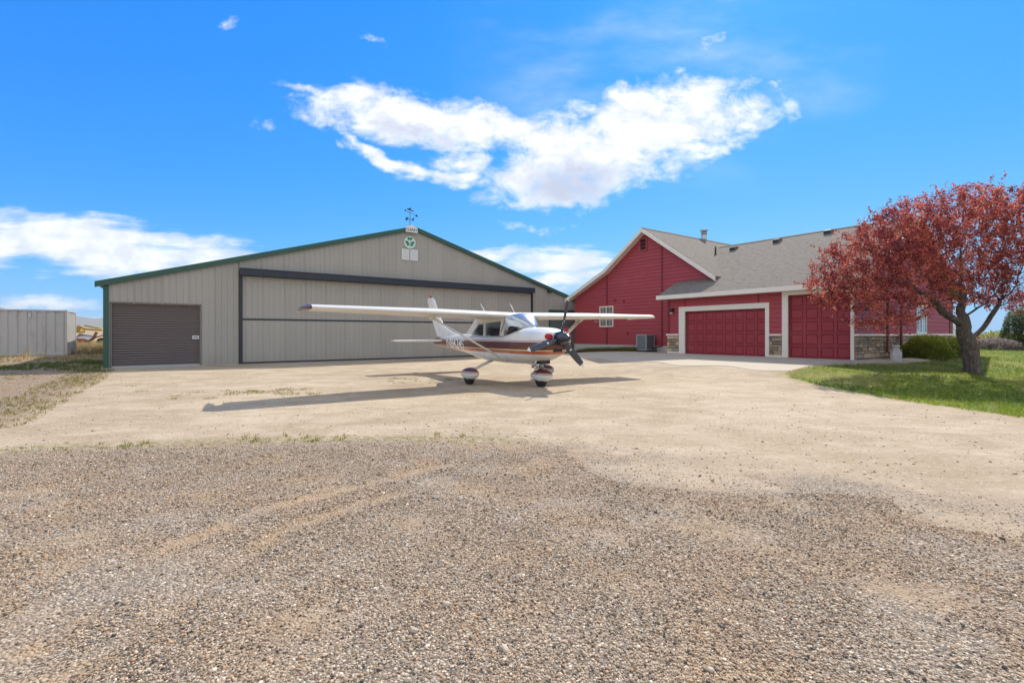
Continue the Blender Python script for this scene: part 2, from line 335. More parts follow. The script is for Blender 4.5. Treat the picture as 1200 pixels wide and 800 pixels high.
def build_grass():
    N = 175000; x = rng.uniform(6.5, 34, N); y = rng.uniform(3.5, 30, N)
    keep = (rng.random(N) < np.clip((11 / np.hypot(x, y)) ** 1.1, 0, 1)) & (sdist(LAWN, x, y) > -.04 + .25 * (snoise(x, y, 3, 9) - .5)) & (x / y < 2.1)
    dx, dy = x - HC[0], y - HC[1]; X = dx * U[0] + dy * U[1]; Y = dx * V[0] + dy * V[1]; keep &= ~((X > -.2) & (Y > -1.0) & (X < 12.6))
    x, y = x[keep], y[keep]; e = snoise(x, y, .5, 5) * .6 + snoise(x, y, 2.2, 6) * .4
    g1, g2, dr = np.array([.12, .2, .022]), np.array([.25, .3, .04]), np.array([.46, .38, .17])
    t = np.clip((e - .3) / .4, 0, 1)[:, None]; c = g1 * (1 - t) + g2 * t
    s = np.clip((snoise(x, y, .8, 8) - .62) / .15, 0, .8)[:, None] + (rng.random((len(x), 1)) < .08) * .7; c = c * (1 - np.clip(s, 0, 1)) + dr * np.clip(s, 0, 1)
    tag(blades('grass', x, y, hz(x, y), np.full(len(x), .06) + .03 * e, .005, c, GRASSM, .7, 4), kind='stuff')
    # weeds along the edges of the drive and beside the hangar
    N = 90000; x = rng.uniform(-30, 2, N); y = rng.uniform(4.5, 32, N)
    dg = sdist(GRAVEL, x, y); dl = sdist(LEFT, x, y); edge = sdist(LEFT, x, y)
    patch = snoise(x, y, 1.3, 11) * .55 + snoise(x, y, 4, 12) * .45
    k1 = (np.abs(dg - .05) < .3) & (x < -.6) & (patch > .5 + .12 * (x > -3.2) + .1 * (x < -4.8))
    k2 = (dl > -.25) & (dl < .9) & (patch > .36) & (y < 18)
    k3 = (dl > 1) & (patch > .6) & (rng.random(N) < .5)
    k4 = (dl > .2) & (y > 18) & (y < 24) & (x > -21) & (patch > .42)
    k = (k1 | k2 | k3 | k4); x, y = x[k], y[k]; c = np.where(rng.random((len(x), 1)) < .5, np.array([.2, .2, .04]), np.array([.33, .28, .1])) * 1.0
    c[(y > 18) & (x > -21)] = (.11, .16, .03)
    tag(blades('weeds', x, y, hz(x, y), rng.uniform(.03, .1, len(x)) * np.where(y > 17, 1.6, .7), .006, c, GRASSM, .9, 5), kind='stuff')
    # tall dry grass by the old implement and the container
    N = 26000; x = rng.uniform(-44, -17.5, N); y = rng.uniform(22, 52, N); k = (sdist(LEFT, x, y) > -8) & (snoise(x, y, .45, 15) > .42) & ((y > 27.5) | (rng.random(N) < .12)) & ~((x < -24.5) & (np.abs(y - 27.4 - .65 * (x + 24.5)) < 1.8))
    x, y = x[k], y[k]; c = np.where(rng.random((len(x), 1)) < .75, np.array([.45, .32, .15]), np.array([.3, .27, .09]))
    tag(blades('dry_grass', x, y, hz(x, y), rng.uniform(.2, .6, len(x)), .014, c, GRASSM, .8, 4), kind='stuff')
build_gravel(); build_pebbles(); build_grass()

def tufts():
    px = np.concatenate([rng.uniform(262, 375, 26), rng.uniform(440, 560, 14), rng.uniform(120, 250, 6)]); py = np.concatenate([rng.uniform(455, 463, 26), rng.uniform(443, 449, 14), rng.uniform(448, 470, 6)])
    P_ = np.array([at(a, b) for a, b in zip(px, py)]); k = 22; Q = np.repeat(P_, k, 0) + np.concatenate([rng.normal(0, .09, (len(P_) * k, 1)), rng.normal(0, .09, (len(P_) * k, 1)), np.zeros((len(P_) * k, 1))], 1)
    tag(blades('weeds', Q[:, 0], Q[:, 1], Q[:, 2], rng.uniform(.015, .045, len(Q)), .006, np.where(rng.random((len(Q), 1)) < .6, np.array([.2, .21, .04]), np.array([.36, .3, .12])), GRASSM, .9, 3), kind='stuff')
tufts()
# concrete in front of the garage, and the mowing kerb along the planting bed
CONC = mat('concrete', (.46, .405, .32), .85, 0, .1, 1.2, .25, 60, .3)
def strip_sheet(name, fn, us, ws, lift, m, thick=.1):
    mb = MB()
    def g(a, b):
        x, y = fn(a, b); return (x, y, float(hz(x, y)) + lift)
    mb.grid(g, us, ws, smooth=False); o = mb.build(name, m, solid=thick, off=-1)
    if o.data.polygons[0].normal.z < 0: o.data.flip_normals()
    return tag(o, kind='structure')
def apron(a, b):
    w = 1.0 + .06 * math.sin(b * 2.1); return tuple(hs(-.02 - a * 4.9 * w * (1 - .35 * max(0, (b - 9) / 3.5)), b))
strip_sheet('concrete_apron', apron, np.linspace(0, 1, 14), np.linspace(-.12, 12.4, 40), .012, CONC)
_kerb = [at(x, y)[:2] for x, y in ((1003, 425.5), (1020, 426), (1040, 425.7), (1065, 424.6), (1090, 423), (1108, 421), (1122, 419), (1134, 417.5), (1140, 416))]
def kerbf(a, b):
    i = min(int(a), len(_kerb) - 2); p = _kerb[i] + (_kerb[i + 1] - _kerb[i]) * (a - i); e = _kerb[i + 1] - _kerb[i]; nn = np.array([-e[1], e[0]]) / np.linalg.norm(e); return tuple(p + nn * b * .55)
strip_sheet('kerb', kerbf, np.linspace(0, len(_kerb) - 1.001, 40), [0, .5, 1], .06, CONC, .2)
# ------------------------------------------------------------------ shared materials
TIN = mat('tan_steel', (.41, .378, .315), .5, .0, .06, .6, 0, 40, .4, dirt=.12)
GREEN = mat('green_trim', (.028, .095, .065), .45, 0, .08)
NAVY = mat('dark_trim', (.025, .032, .045), .5, 0, .1)
ROLL = mat('brown_slat', (.135, .11, .103), .45, 0, .08)
TEAL = mat('grey_green_slat', (.13, .18, .165), .5, 0, .08)
WHITE = mat('white_trim', (.8, .755, .67), .55, 0, .05)
PURE = mat('white_panel', (.78, .78, .76), .5, 0, .05)
BLACK = mat('black_plastic', (.018, .018, .02), .45, 0, .1)
STEEL = mat('galvanised', (.5, .52, .54), .4, .8, .1)
def tin_mat():
    m, t, b = new_mat('tan_sheet'); P = t.coord(); x, y, z = t.sep(P)
    sheet = t.math('FLOOR', t.math('DIVIDE', x, .9144)); wn = t.node('ShaderNodeTexWhiteNoise', noise_dimensions='1D'); t.put(wn.inputs['W'], sheet); n1 = t.noise(t.vmap(P, (1.5, 1, .22)), 1.6, 6, .65); n2 = t.noise(P, .35, 3)
    h = t.node('ShaderNodeHueSaturation'); h.inputs['Color'].default_value = (.39, .37, .325, 1); t.put(h.inputs['Value'], t.math('ADD', t.math('ADD', .87, t.math('MULTIPLY', wn.outputs[0], .07)), t.math('ADD', t.math('MULTIPLY', n1, .12), t.math('MULTIPLY', n2, .08))))
    c = t.mix(t.math('MULTIPLY', t.math('MULTIPLY', t.step(z, .7, -.05), t.step(n1, .3, .7)), .55), h.outputs[0], (.33, .27, .2))
    fx = t.math('ABSOLUTE', t.math('SUBTRACT', t.math('FRACT', t.math('DIVIDE', x, .2286)), .12)); fz = t.math('ABSOLUTE', t.math('SUBTRACT', t.math('FRACT', t.math('DIVIDE', z, .76)), .5))
    scr = t.math('MULTIPLY', t.math('LESS_THAN', fx, .05), t.math('LESS_THAN', fz, .014)); c = t.mix(t.math('MULTIPLY', scr, .6), c, (.16, .14, .12))
    t.put(b.inputs['Base Color'], c); b.inputs['Roughness'].default_value = .5; b.inputs['Specular IOR Level'].default_value = .4
    t.put(b.inputs['Normal'], t.bump(t.noise(P, 1.1, 2), .12, .05)); return m
TIN = tin_mat()
ROOFTIN = mat('roof_steel', (.34, .32, .28), .4, .2, .06)
def roof_mat():
    m, t, b = new_mat('shingle'); uv = t.coord('UV')
    n = t.node('ShaderNodeTexBrick'); t.put(n.inputs['Vector'], uv); n.offset = .5
    for k, v in (('Scale', 1.0), ('Mortar Size', .006), ('Mortar Smooth', .3), ('Bias', 0.0), ('Brick Width', .17), ('Row Height', .14)): n.inputs[k].default_value = v
    n.inputs['Color1'].default_value = (.255, .228, .195, 1); n.inputs['Color2'].default_value = (.14, .125, .112, 1); n.inputs['Mortar'].default_value = (.06, .055, .05, 1)
    tab = t.noise(t.vmap(uv, (6, 7, 1)), 1, 2); big = t.noise(uv, .7, 4); gr = t.noise(uv, 160, 2)
    c = t.mix(t.step(tab, .42, .6), n.outputs[0], (.24, .215, .185)); c = t.mix(t.math('MULTIPLY', t.step(t.noise(t.vmap(uv, (3.2, 7, 1)), 1, 3, .7), .5, .6), .6), c, (.10, .09, .085)); c = t.mix(.22, c, t.mix(big, (.17, .155, .14), (.3, .27, .23)))
    c = t.mix(t.math('MULTIPLY', gr, .5), c, t.mix(gr, (.06, .055, .05), (.36, .32, .27)))
    t.put(b.inputs['Base Color'], c); b.inputs['Roughness'].default_value = .95; b.inputs['Specular IOR Level'].default_value = .2
    t.put(b.inputs['Normal'], t.bump(t.math('ADD', t.sep(n.outputs['Color'])[0], t.math('MULTIPLY', gr, .3)), .6, .012)); return m
SHINGLE = roof_mat()
def siding_mat(name, c):
    m, t, b = new_mat(name); P = t.coord(); g = t.noise(t.vmap(P, (3, 3, 40)), 1.5, 5, .6); n1 = t.noise(P, .7, 4); row = t.noise(t.vmap(P, (.35, .35, 5.2)), 1, 0)
    h = t.node('ShaderNodeHueSaturation'); h.inputs['Color'].default_value = (*c, 1)
    t.put(h.inputs['Value'], t.math('ADD', .76, t.math('ADD', t.math('MULTIPLY', g, .2), t.math('ADD', t.math('MULTIPLY', n1, .22), t.math('MULTIPLY', row, .2)))))
    t.put(b.inputs['Base Color'], t.mix(t.math('MULTIPLY', t.step(n1, .55, .8), .18), h.outputs[0], (.42, .16, .15))); b.inputs['Roughness'].default_value = .6
    t.put(b.inputs['Normal'], t.bump(g, .15, .01)); return m
RED = siding_mat('red_siding', (.35, .05, .062)); REDDOOR = siding_mat('red_door', (.30, .032, .045)); REDTRIM = mat('dark_red_board', (.22, .022, .03), .6, 0, .1)
def stone_mat():
    m, t, b = new_mat('ledge_stone'); c = t.attr('tone'); P = t.coord(); n = t.noise(P, 9, 5, .65)
    t.put(b.inputs['Base Color'], t.mix(t.math('MULTIPLY', t.step(n, .4, .7), .5), c, (.42, .34, .26))); b.inputs['Roughness'].default_value = .9
    t.put(b.inputs['Normal'], t.bump(n, .8, .03)); return m
STONE = stone_mat()
def glass_mat(name, tint=(.02, .025, .03), base_reflect=.12, clear=.0, rgh=.03):
    m, t, b = new_mat(name); fr = t.node('ShaderNodeLayerWeight'); fr.inputs[0].default_value = .35
    gl = t.node('ShaderNodeBsdfGlossy'); gl.inputs['Roughness'].default_value = rgh; gl.inputs[0].default_value = (.9, .95, 1, 1)
    tr = t.node('ShaderNodeBsdfTransparent'); tr.inputs[0].default_value = (.8, .85, .86, 1)
    b.inputs['Base Color'].default_value = (*tint, 1); b.inputs['Roughness'].default_value = .05
    m1 = t.node('ShaderNodeMixShader'); m1.inputs[0].default_value = clear; t.l.new(b.outputs[0], m1.inputs[1]); t.l.new(tr.outputs[0], m1.inputs[2])
    m2 = t.node('ShaderNodeMixShader'); t.put(m2.inputs[0], t.math('ADD', base_reflect, t.math('MULTIPLY', fr.outputs['Fresnel'], .8), clamp=True))
    t.l.new(m1.outputs[0], m2.inputs[1]); t.l.new(gl.outputs[0], m2.inputs[2]); t.l.new(m2.outputs[0], t.n['Material Output'].inputs[0]); return m
PANE = glass_mat('window_glass', (.12, .13, .12), .2)

# ------------------------------------------------------------------ hangar
hang = empty('hangar', (HA[0], HA[1], 0), A)
tag(hang, 'wide tan steel hangar with green trim and tall folding door behind the aeroplane', 'hangar')
HW, HD, EV, RG = 25.7, 21.0, 3.42, 7.12
roofz = lambda x: EV + (RG - EV) * (1 - abs(x - HW / 2) / (HW / 2))
def ribbed(mb, x0, x1, zb, zt, y=0.0, pitch=.2286, rib=.034, phase=0.0):
    """vertical ribbed sheet in the x-z plane facing -y; zt may be a function of x"""
    zf = zt if callable(zt) else (lambda x: zt)
    k0 = math.floor((x0 - phase) / pitch); pts = []
    k = k0
    while phase + k * pitch < x1 + pitch:
        c = phase + k * pitch; dep = rib if k % 4 == 0 else rib * .55
        pts += [(c - .035, 0), (c - .014, dep), (c + .014, dep), (c + .035, 0)]; k += 1
    pts = [p for p in pts if x0 < p[0] < x1]; pts = [(x0, 0)] + pts + [(x1, 0)]
    if x0 < HW / 2 < x1 and callable(zt): pts = sorted(pts + [(HW / 2, 0)])
    vs = [(x, y - d, zb) for x, d in pts] + [(x, y - d, zf(x)) for x, d in pts]; n = len(pts)
    mb.add(vs, [(i, i + 1, n + i + 1, n + i) for i in range(n - 1)])
w = MB(); T = lambda x: roofz(x) - .1
ribbed(w, 0, .2, -.05, T); ribbed(w, .2, 3.15, 2.56, T); ribbed(w, 3.15, 4.58, -.05, T); ribbed(w, 4.58, 20.94, 4.1, T)
ribbed(w, 20.94, 22.35, -.05, T); ribbed(w, 22.35, 25.41, 2.93, T); ribbed(w, 25.41, HW, -.05, T)
for x0, x1, z1 in ((.2, 3.15, 2.56), (4.58, 20.94, 4.15), (22.35, 25.41, 2.93)):
    w.box(x0 - .005, x0 + .02, .005, .3, 0, z1); w.box(x1 - .02, x1 + .005, .005, .3, 0, z1); w.box(x0 + .02, x1 - .02, .005, .3, z1 - .02, z1 + .004)
w.build('front_wall', TIN, hang)
w = MB(); w.box(0, .12, .31, HD, -.05, EV - .03); w.box(HW - .12, HW, .31, HD, -.05, EV - .03); w.box(.12, HW - .12, HD - .12, HD, -.05, EV - .05)
w.prism([(0.13, EV - .2), (HW - .13, EV - .2), (HW - .13, EV - .02), (HW / 2, RG - .03), (.13, EV - .02)], lambda a, b, t: (a, t, b), HD - .1, HD - .02); w.prism([(0.13, 2.75), (HW - .13, 2.75), (HW - .13, EV - .02), (HW / 2, RG - .03), (.13, EV - .02)], lambda a, b, t: (a, t, b), .32, .36); w.box(.13, 4.5, .32, .36, 2.3, 2.748); w.build('side_wall_and_backing', TIN, hang)  # panels just inside the front are added to stop sun leaking through gaps
w = MB()
for s in (0, 1):
    f = (lambda x: x) if s == 0 else (lambda x: HW - x)
    sl = (RG - EV) / (HW / 2); q = [(f(-.25), EV - .25 * sl), (f(HW / 2), RG), (f(HW / 2), RG - .07), (f(-.25), EV - .25 * sl - .07)]
    w.prism(q, lambda a, b, t: (a, t, b), -.12, HD + .15)
w.build('roof', ROOFTIN, hang)
for s in (0, 1):
    f = (lambda x: x) if s == 0 else (lambda x: HW - x)
    w = MB(); sl = (RG - EV) / (HW / 2)
    w.prism([(f(-.27), EV - .27 * sl + .02), (f(HW / 2), RG + .02), (f(HW / 2), RG - .2), (f(-.27), EV - .27 * sl - .2)], lambda a, b, t: (a, t, b), -.15, -.06); w.build('rake_trim', GREEN, hang)
    w = MB(); w.box(f(-.03), f(.14), -.035, .002, -.02, EV - .18); w.box(f(-.03), f(-.004), .002, .2, -.02, EV - .18); w.build('corner_trim', GREEN, hang)
w = MB(); w.box(-.1, HW + .1, -.12, .3, -.3, .02); w.box(.1, 3.3, -.75, -.125, -.3, .012); w.build('foundation', CONC, hang)
# roll-up door
def rollup(name, x0, x1, z1, m, slat=.1, y=.12):
    o = MB(); n = int(round((z1 - .04) / slat)); zs = []
    for i in range(n):
        z = .04 + i * (z1 - .04) / n; h = (z1 - .04) / n
        zs += [(y + .01, z), (y - .028, z + h * .14), (y - .04, z + h * .5), (y - .03, z + h * .86)]
    zs.append((y, z1))
    vs = [(x0, a, z) for a, z in zs] + [(x1, a, z) for a, z in zs]; k = len(zs); o.add(vs, [(i, k + i, k + i + 1, i + 1) for i in range(k - 1)], smooth=True)
    return o.build(name, m, hang)
d = rollup('roll_up_door', .22, 3.13, 2.545, ROLL)
w = MB(); w.box(.225, 3.125, .07, .11, .021, .075); w.build('bottom_bar', STEEL, d)
w = MB(); w.box(2.86, 3.1, .06, .075, 1.14, 1.27); w.build('latch_plate', PURE, d)
w = MB(); w.box(2.9, 3.06, .053, .06, 1.19, 1.225); w.build('latch', BLACK, d)
w = MB(); w.box(.17, .2, -.03, .1, 0, 2.6); w.box(3.15, 3.18, -.03, .1, 0, 2.6); w.box(.2, 3.15, -.03, .1, 2.56, 2.6); w.build('roll_door_frame', mat('brown_frame', (.12, .1, .09), .5), hang)
# folding door
b_ = empty('folding_door'); b_.parent = hang
w = MB(); ribbed(w, 4.72, 20.86, .1, 1.96, -.02, phase=.05); w.build('lower_panel', TIN, b_)
w = MB(); ribbed(w, 4.72, 20.86, 2.04, 3.92, -.02, phase=.05); w.build('upper_panel', TIN, b_)
w = MB(); w.box(4.7, 20.88, -.035, .05, 1.96, 2.04); w.build('hinge_seam', NAVY, b_)
w = MB(); w.box(4.72, 20.86, -.03, .03, .02, .1); w.build('bottom_seal', NAVY, b_)
w = MB(); w.box(4.58, 20.96, -.34, .02, 3.95, 4.22); w.box(4.58, 20.96, -.36, -.341, 4.19, 4.24); w.box(4.58, 20.96, -.35, -.341, 3.92, 3.99); w.build('header_beam', NAVY, b_, bevel=.01)
for x0, x1 in ((4.58, 4.70), (20.88, 20.98)):
    w = MB(); w.box(x0, x1, -.1, .05, 0, 3.94); w.build('side_track', NAVY, b_)
# side door on the right
d = rollup('side_door', 22.43, 25.33, 2.62, TEAL, .16)
w = MB(); w.box(22.35, 22.43, -.03, .1, 0, 2.74); w.box(25.33, 25.41, -.03, .1, 0, 2.74); w.box(22.35, 25.41, -.035, .1, 2.74, 2.93); w.build('side_door_frame', GREEN, hang)
w = MB(); w.box(22.43, 25.33, .0, .09, 2.62, 2.738); w.build('door_hood', mat('hood', (.36, .31, .23), .5), hang)
# louvred vents under the ridge
for x0 in (12.17, 12.66):
    w = MB(); x1 = x0 + .42; z0, z1 = 5.3, 5.88
    w.box(x0, x1, -.06, -.021, z0, z0 + .05); w.box(x0, x1, -.06, -.021, z1 - .05, z1); w.box(x0, x0 + .05, -.06, -.021, z0 + .05, z1 - .05); w.box(x1 - .05, x1, -.06, -.021, z0 + .05, z1 - .05)
    for i in range(8):
        z = z0 + .06 + i * .06; w.add([(x0 + .05, -.055, z), (x1 - .05, -.055, z), (x1 - .05, -.03, z + .055), (x0 + .05, -.03, z + .055)], [(0, 1, 2, 3)])
    w.box(x0 + .05, x1 - .05, -.03, -.022, z0 + .05, z1 - .05); w.build('louvre_vent', PURE, hang)
w = MB(); w.box(22.2, 22.36, -.16, -.03, 4.1, 4.2); w.tube([(22.22, -.14, 4.12), (22.2, -.24, 4.05)], [.04, .075], 10); w.tube([(22.34, -.14, 4.12), (22.37, -.24, 4.05)], [.04, .075], 10); w.build('floodlight', BLACK, hang)
def hangp(x, y, z): p = HA + x * U + y * V; return (p[0], p[1], z)
def text(name, body, size, m, parent, loc, rot, extrude=.004, bold=0, shear=0, align='CENTER'):
    cu = bpy.data.curves.new(name, 'FONT'); cu.body = body; cu.size = size; cu.extrude = extrude; cu.offset = bold; cu.shear = shear; cu.align_x = align; cu.align_y = 'CENTER'
    o = bpy.data.objects.new(name, cu); col.objects.link(o); bpy.context.view_layer.update()
    me = bpy.data.meshes.new_from_object(o.evaluated_get(bpy.context.evaluated_depsgraph_get())); bpy.data.objects.remove(o)
    me.materials.clear(); me.materials.append(m); o = bpy.data.objects.new(name, me); col.objects.link(o); o.parent = parent; o.location = loc; o.rotation_euler = rot; return o
# builder's plate at the ridge
pl = empty('ridge_sign', hangp(12.85 - .19, -.2, 6.94), A); tag(pl, 'small white house-shaped name plate at the peak of the hangar', 'sign')
w = MB(); w.prism([(-.34, -.17), (.34, -.17), (.34, .1), (0, .24), (-.34, .1)], lambda a, b, t: (a, t, b), -.03, 0); w.build('plate', PURE, pl)
text('lettering', 'CLEARY', .19, mat('sign_ink', (.12, .09, .09), .6), pl, (0, -.034, -.04), (math.pi / 2, 0, 0), .002, .004)
sh = empty('clover_sign', hangp(12.62, -.05, 6.25), A); tag(sh, 'round pale sign with a green three-leaf clover above the louvred vents', 'sign')
w = MB(); w.prism([(.33 * math.cos(a), .33 * math.sin(a)) for a in np.linspace(0, 2 * math.pi, 40, endpoint=False)], lambda a, b, t: (a, t, b), -.02, .01); w.build('disc', mat('pale_mint', (.62, .76, .68), .5), sh)
LEAFG = mat('clover_green', (.01, .22, .11), .5)
w = MB()
for ang in (90, 210, 330):
    a = math.radians(ang); c_, s_ = math.cos(a), math.sin(a); P_ = []
    for q in np.linspace(0, 2 * math.pi, 28, endpoint=False):      # heart-shaped leaflet pointing at the centre
        hx = 16 * math.sin(q) ** 3 / 17; hy_ = (13 * math.cos(q) - 5 * math.cos(2 * q) - 2 * math.cos(3 * q) - math.cos(4 * q)) / 17
        r_, t_ = .15 + .135 * hy_, .155 * hx; P_.append((r_ * c_ - t_ * s_, r_ * s_ + t_ * c_ + .03))
    w.prism(P_, lambda a_, b_2, t: (a_, t, b_2), -.026 - .0007 * (ang % 7), -.021)
w.prism([(-.015, 0), (.02, .0), (.035, -.25), (.0, -.26)], lambda a_, b_2, t: (a_, t, b_2), -.0245, -.021); w.build('clover', LEAFG, sh)
text('letter', 'C', .26, PURE, sh, (.0, -.03, .03), (math.pi / 2, 0, 0), .002, .006)
# weather vane on the ridge
wv = empty('weather_vane', hangp(12.7, .1, 7.12), A); tag(wv, 'black weather vane with small aeroplane and compass letters on the hangar ridge', 'weather vane')
w = MB(); w.tube([(0, 0, 0), (0, 0, .82)], .014, 8); w.tube([(0, 0, 0), (0, 0, .1)], [.06, .02], 8); w.build('rod', BLACK, wv)
w = MB()
for a in range(4):
    q = a * math.pi / 2 + .5; w.tube([(0, 0, .42), (.2 * math.cos(q), .2 * math.sin(q), .42)], .008, 6)
w.build('compass_arm', BLACK, wv)
for a, L in enumerate('ENWS'):
    q = a * math.pi / 2 + .5; text('compass_letter', L, .15, BLACK, wv, (.24 * math.cos(q), .24 * math.sin(q), .42), (math.pi / 2, 0, .1), .008, .006)
w = MB(); w.tube([(-.3, 0, .87), (.4, 0, .66)], .013, 6); w.prism([(.3, .62), (.44, .66), (.38, .74), (.46, .6)], lambda a, b, t: (a, t, b), -.008, .008)
w.prism([(-.32, .84), (-.2, .82), (-.26, .93)], lambda a, b, t: (a, t, b), -.008, .008); w.build('arrow', BLACK, wv)
w = MB(); w.tube([(-.15, 0, .95), (-.02, 0, .95), (.2, 0, .87)], [.03, .05, .015], 8); w.box(-.06, .02, -.2, .2, .97, .985); w.prism([(.14, .88), (.2, .87), (.22, .96)], lambda a, b, t: (a, t, b), -.008, .008); w.build('figure', BLACK, wv)

# ------------------------------------------------------------------ red house
Z0 = .37
house = empty('house', (HC[0], HC[1], Z0), A)
tag(house, 'red lap-sided house with grey shingle roof and two white-trimmed garage doors', 'house')
def hY(px, X):                              # house-local Y of a photo column on the plane X
    k = (px - 600) / F; P = HC + X * U; t = (k * P[1] - P[0]) / (V[0] - k * V[1]); return t
GX1, GYL, YR = 12.4, 8.05, -.12             # garage depth, left end, right end
PT = .487; gz = lambda X: 2.9 + PT * (X + .45)
AY, AZ, MX = 10.38, 6.86, .8                # main gable: ridge Y, ridge height, front of its roof
def mainz(Y):
    if Y < AY: return AZ - .70 * (AY - Y)
    if Y < 13.2: return AZ - .705 * (Y - AY)
    return AZ - .705 * (13.2 - AY) - .447 * (Y - 13.2)
def lap(mb, fn, z0, z1, lo, hi, step=.19):
    """lapped boards: fn(s, z, out) -> xyz ; lo/hi give the run's ends at height z"""
    z = z0
    while z < z1 - 1e-3:
        zt = min(z + step, z1); a0, b0, a1, b1 = lo(z), hi(z), lo(zt), hi(zt)
        if b0 > a0 and b1 >= a1 - 1e-6:
            mb.add([fn(a0, z, .032), fn(b0, z, .032), fn(b1, zt, .004), fn(a1, zt, .004)], [(0, 1, 2, 3)])
            mb.add([fn(a0, z, .003), fn(b0, z, .003), fn(b0, z, .032), fn(a0, z, .032)], [(0, 1, 2, 3)])
        z = zt
front = lambda X: (lambda s, z, o: (X - o, s, z))
w = MB()
lap(w, front(0), .9, 2.71, lambda z: 7.40, lambda z: GYL)
lap(w, front(0), .9, 2.71, lambda z: 2.45, lambda z: 2.98)
lap(w, front(0), 2.305, 2.71, lambda z: 2.98, lambda z: 7.40)
w.box(.02, .2, GYL - .2, GYL, -.3, 2.93); w.box(.02, .2, 7.06, GYL - .2, -.3, 2.93); w.box(.02, .2, 2.22, 3.15, -.3, 2.93); w.box(.02, .2, 3.15, 7.06, 2.07, 2.93); w.box(.02, .2, YR + .02, 2.22, 2.55, 2.93)
w.box(.2, GX1, GYL - .18, GYL, -.3, 2.93); w.box(GX1 - .2, GX1, YR + .02, GYL - .18, -.3, 2.95)
w.build('garage_wall', RED, house)
# end wall with its gable, facing the lawn
endf = lambda s, z, o: (s, YR - o, z)
w = MB(); lap(w, endf, .98, 2.62, lambda z: 0.0, lambda z: 6.75); lap(w, endf, .98, 2.62, lambda z: 8.25, lambda z: GX1); lap(w, endf, 2.3, 2.62, lambda z: 6.75, lambda z: 8.25)
top = gz(6.2) - .2; lap(w, endf, 2.62, top, lambda z: max(0.0, (z + .2 - 2.9) / PT - .45), lambda z: min(GX1, 12.4 - ((z + .2 - 2.9) / PT - .45)))
w.prism([(0.0, -.3), (GX1 - .2, -.3), (GX1 - .2, 2.95), (6.2, gz(6.2) - .16), (0.0, 2.95)], lambda a, b, t: (a, t, b), YR + .003, YR + .018); w.build('end_wall', RED, house)
w = MB(); lap(w, front(1.2), .33, AZ - .2, lambda z: max(4.6, AY - (AZ - .2 - z) / .70), lambda z: min(16.2, AY + (AZ - .2 - z) / .705 if z > mainz(13.2) - .2 else 13.2 + (mainz(13.2) - .2 - z) / .447))
w.box(1.22, 1.4, GYL + .01, 16.2, .3, 3.0); w.box(1.4, 12.8, 16.02, 16.2, .3, 3.1); w.box(12.6, 12.8, 4.6, 16.02, .3, 3.1); w.build('gable_wall', RED, house)
w = MB(); w.box(1.17, 1.4, GYL + .01, 16.25, -.5, .33); w.build('foundation', mat('grey_block', (.5, .49, .46), .85, 0, .1, 2, .3), house)
# corner and seam boards
def board(*boxes):
    mb = MB()
    for b_2 in boxes: mb.box(*b_2)
    return mb.build('corner_board', REDTRIM, house)
for px in (775.5, 711):
    y_ = hY(px, 1.16); board((1.15, 1.195, y_ - .05, y_ + .05, .33, min(mainz(y_) - .3, 9)))
board((-.045, -.0325, GYL - .12, GYL + .012, .98, 2.7), (-.0325, .1, GYL + .001, GYL + .012, .98, 2.7))
for px in (803, 889): y_ = hY(px, 0); board((-.04, -.0325, y_ - .03, y_ + .03, 2.31, 2.7))
board((11.9, GX1 + .02, YR - .045, YR - .0325, .98, 2.62), (GX1 + .0, GX1 + .02, YR - .0325, YR + .1, .98, 2.62))
def roof_poly(mb, pts, zf, th=.14, axis='garage'):
    top_ = [(x, y, zf(x, y)) for x, y in pts]; bot = [(x, y, z - th) for x, y, z in top_]; n = len(pts)
    k = math.sqrt(1 + (PT if axis == 'garage' else .7) ** 2)
    uvs = [[(y, x * k) if axis == 'garage' else (x, y * k) for x, y in pts]] + [None] * (n + 1)
    mb.add(top_ + bot, [tuple(range(n)), tuple(range(2 * n - 1, n - 1, -1))] + [(i, n + i, n + (i + 1) % n, (i + 1) % n) for i in range(n)], uvs)
w = MB(); roof_poly(w, [(-.45, YR - .4), (6.2, YR - .4), (6.2, 9.45), (1.25, 8.38), (-.45, 8.38)][::-1], lambda x, y: gz(x))
roof_poly(w, [(6.2, YR - .4), (12.85, YR - .4), (12.85, 9.45), (6.2, 9.45)][::-1], lambda x, y: gz(12.4 - x)); groof = w.build('garage_roof', SHINGLE, house)
w = MB(); roof_poly(w, [(MX, 5.97), (13.2, 5.97), (13.2, AY), (MX, AY)], lambda x, y: mainz(y), axis='m')
roof_poly(w, [(MX, AY), (13.2, AY), (13.2, 13.2), (MX, 13.2)], lambda x, y: mainz(y), axis='m'); roof_poly(w, [(MX, 13.2), (13.2, 13.2), (13.2, 16.7), (MX, 16.7)], lambda x, y: mainz(y), axis='m'); mroof = w.build('main_roof', SHINGLE, house)
w = MB()
w.prism([(AY - .14, AZ - .075), (AY, AZ + .025), (AY + .14, AZ - .075), (AY + .14, AZ - .09), (AY, AZ + .005), (AY - .14, AZ - .09)], lambda a, b, t: (t, a, b), MX + .02, 10.6); w.build('ridge_cap', SHINGLE, mroof)
w = MB(); r_ = gz(6.2); w.prism([(6.06, r_ - .045), (6.2, r_ + .028), (6.34, r_ - .045), (6.34, r_ - .06), (6.2, r_ + .008), (6.06, r_ - .06)], lambda a, b, t: (a, t, b), YR - .39, 9.0); w.build('ridge_cap', SHINGLE, groof)
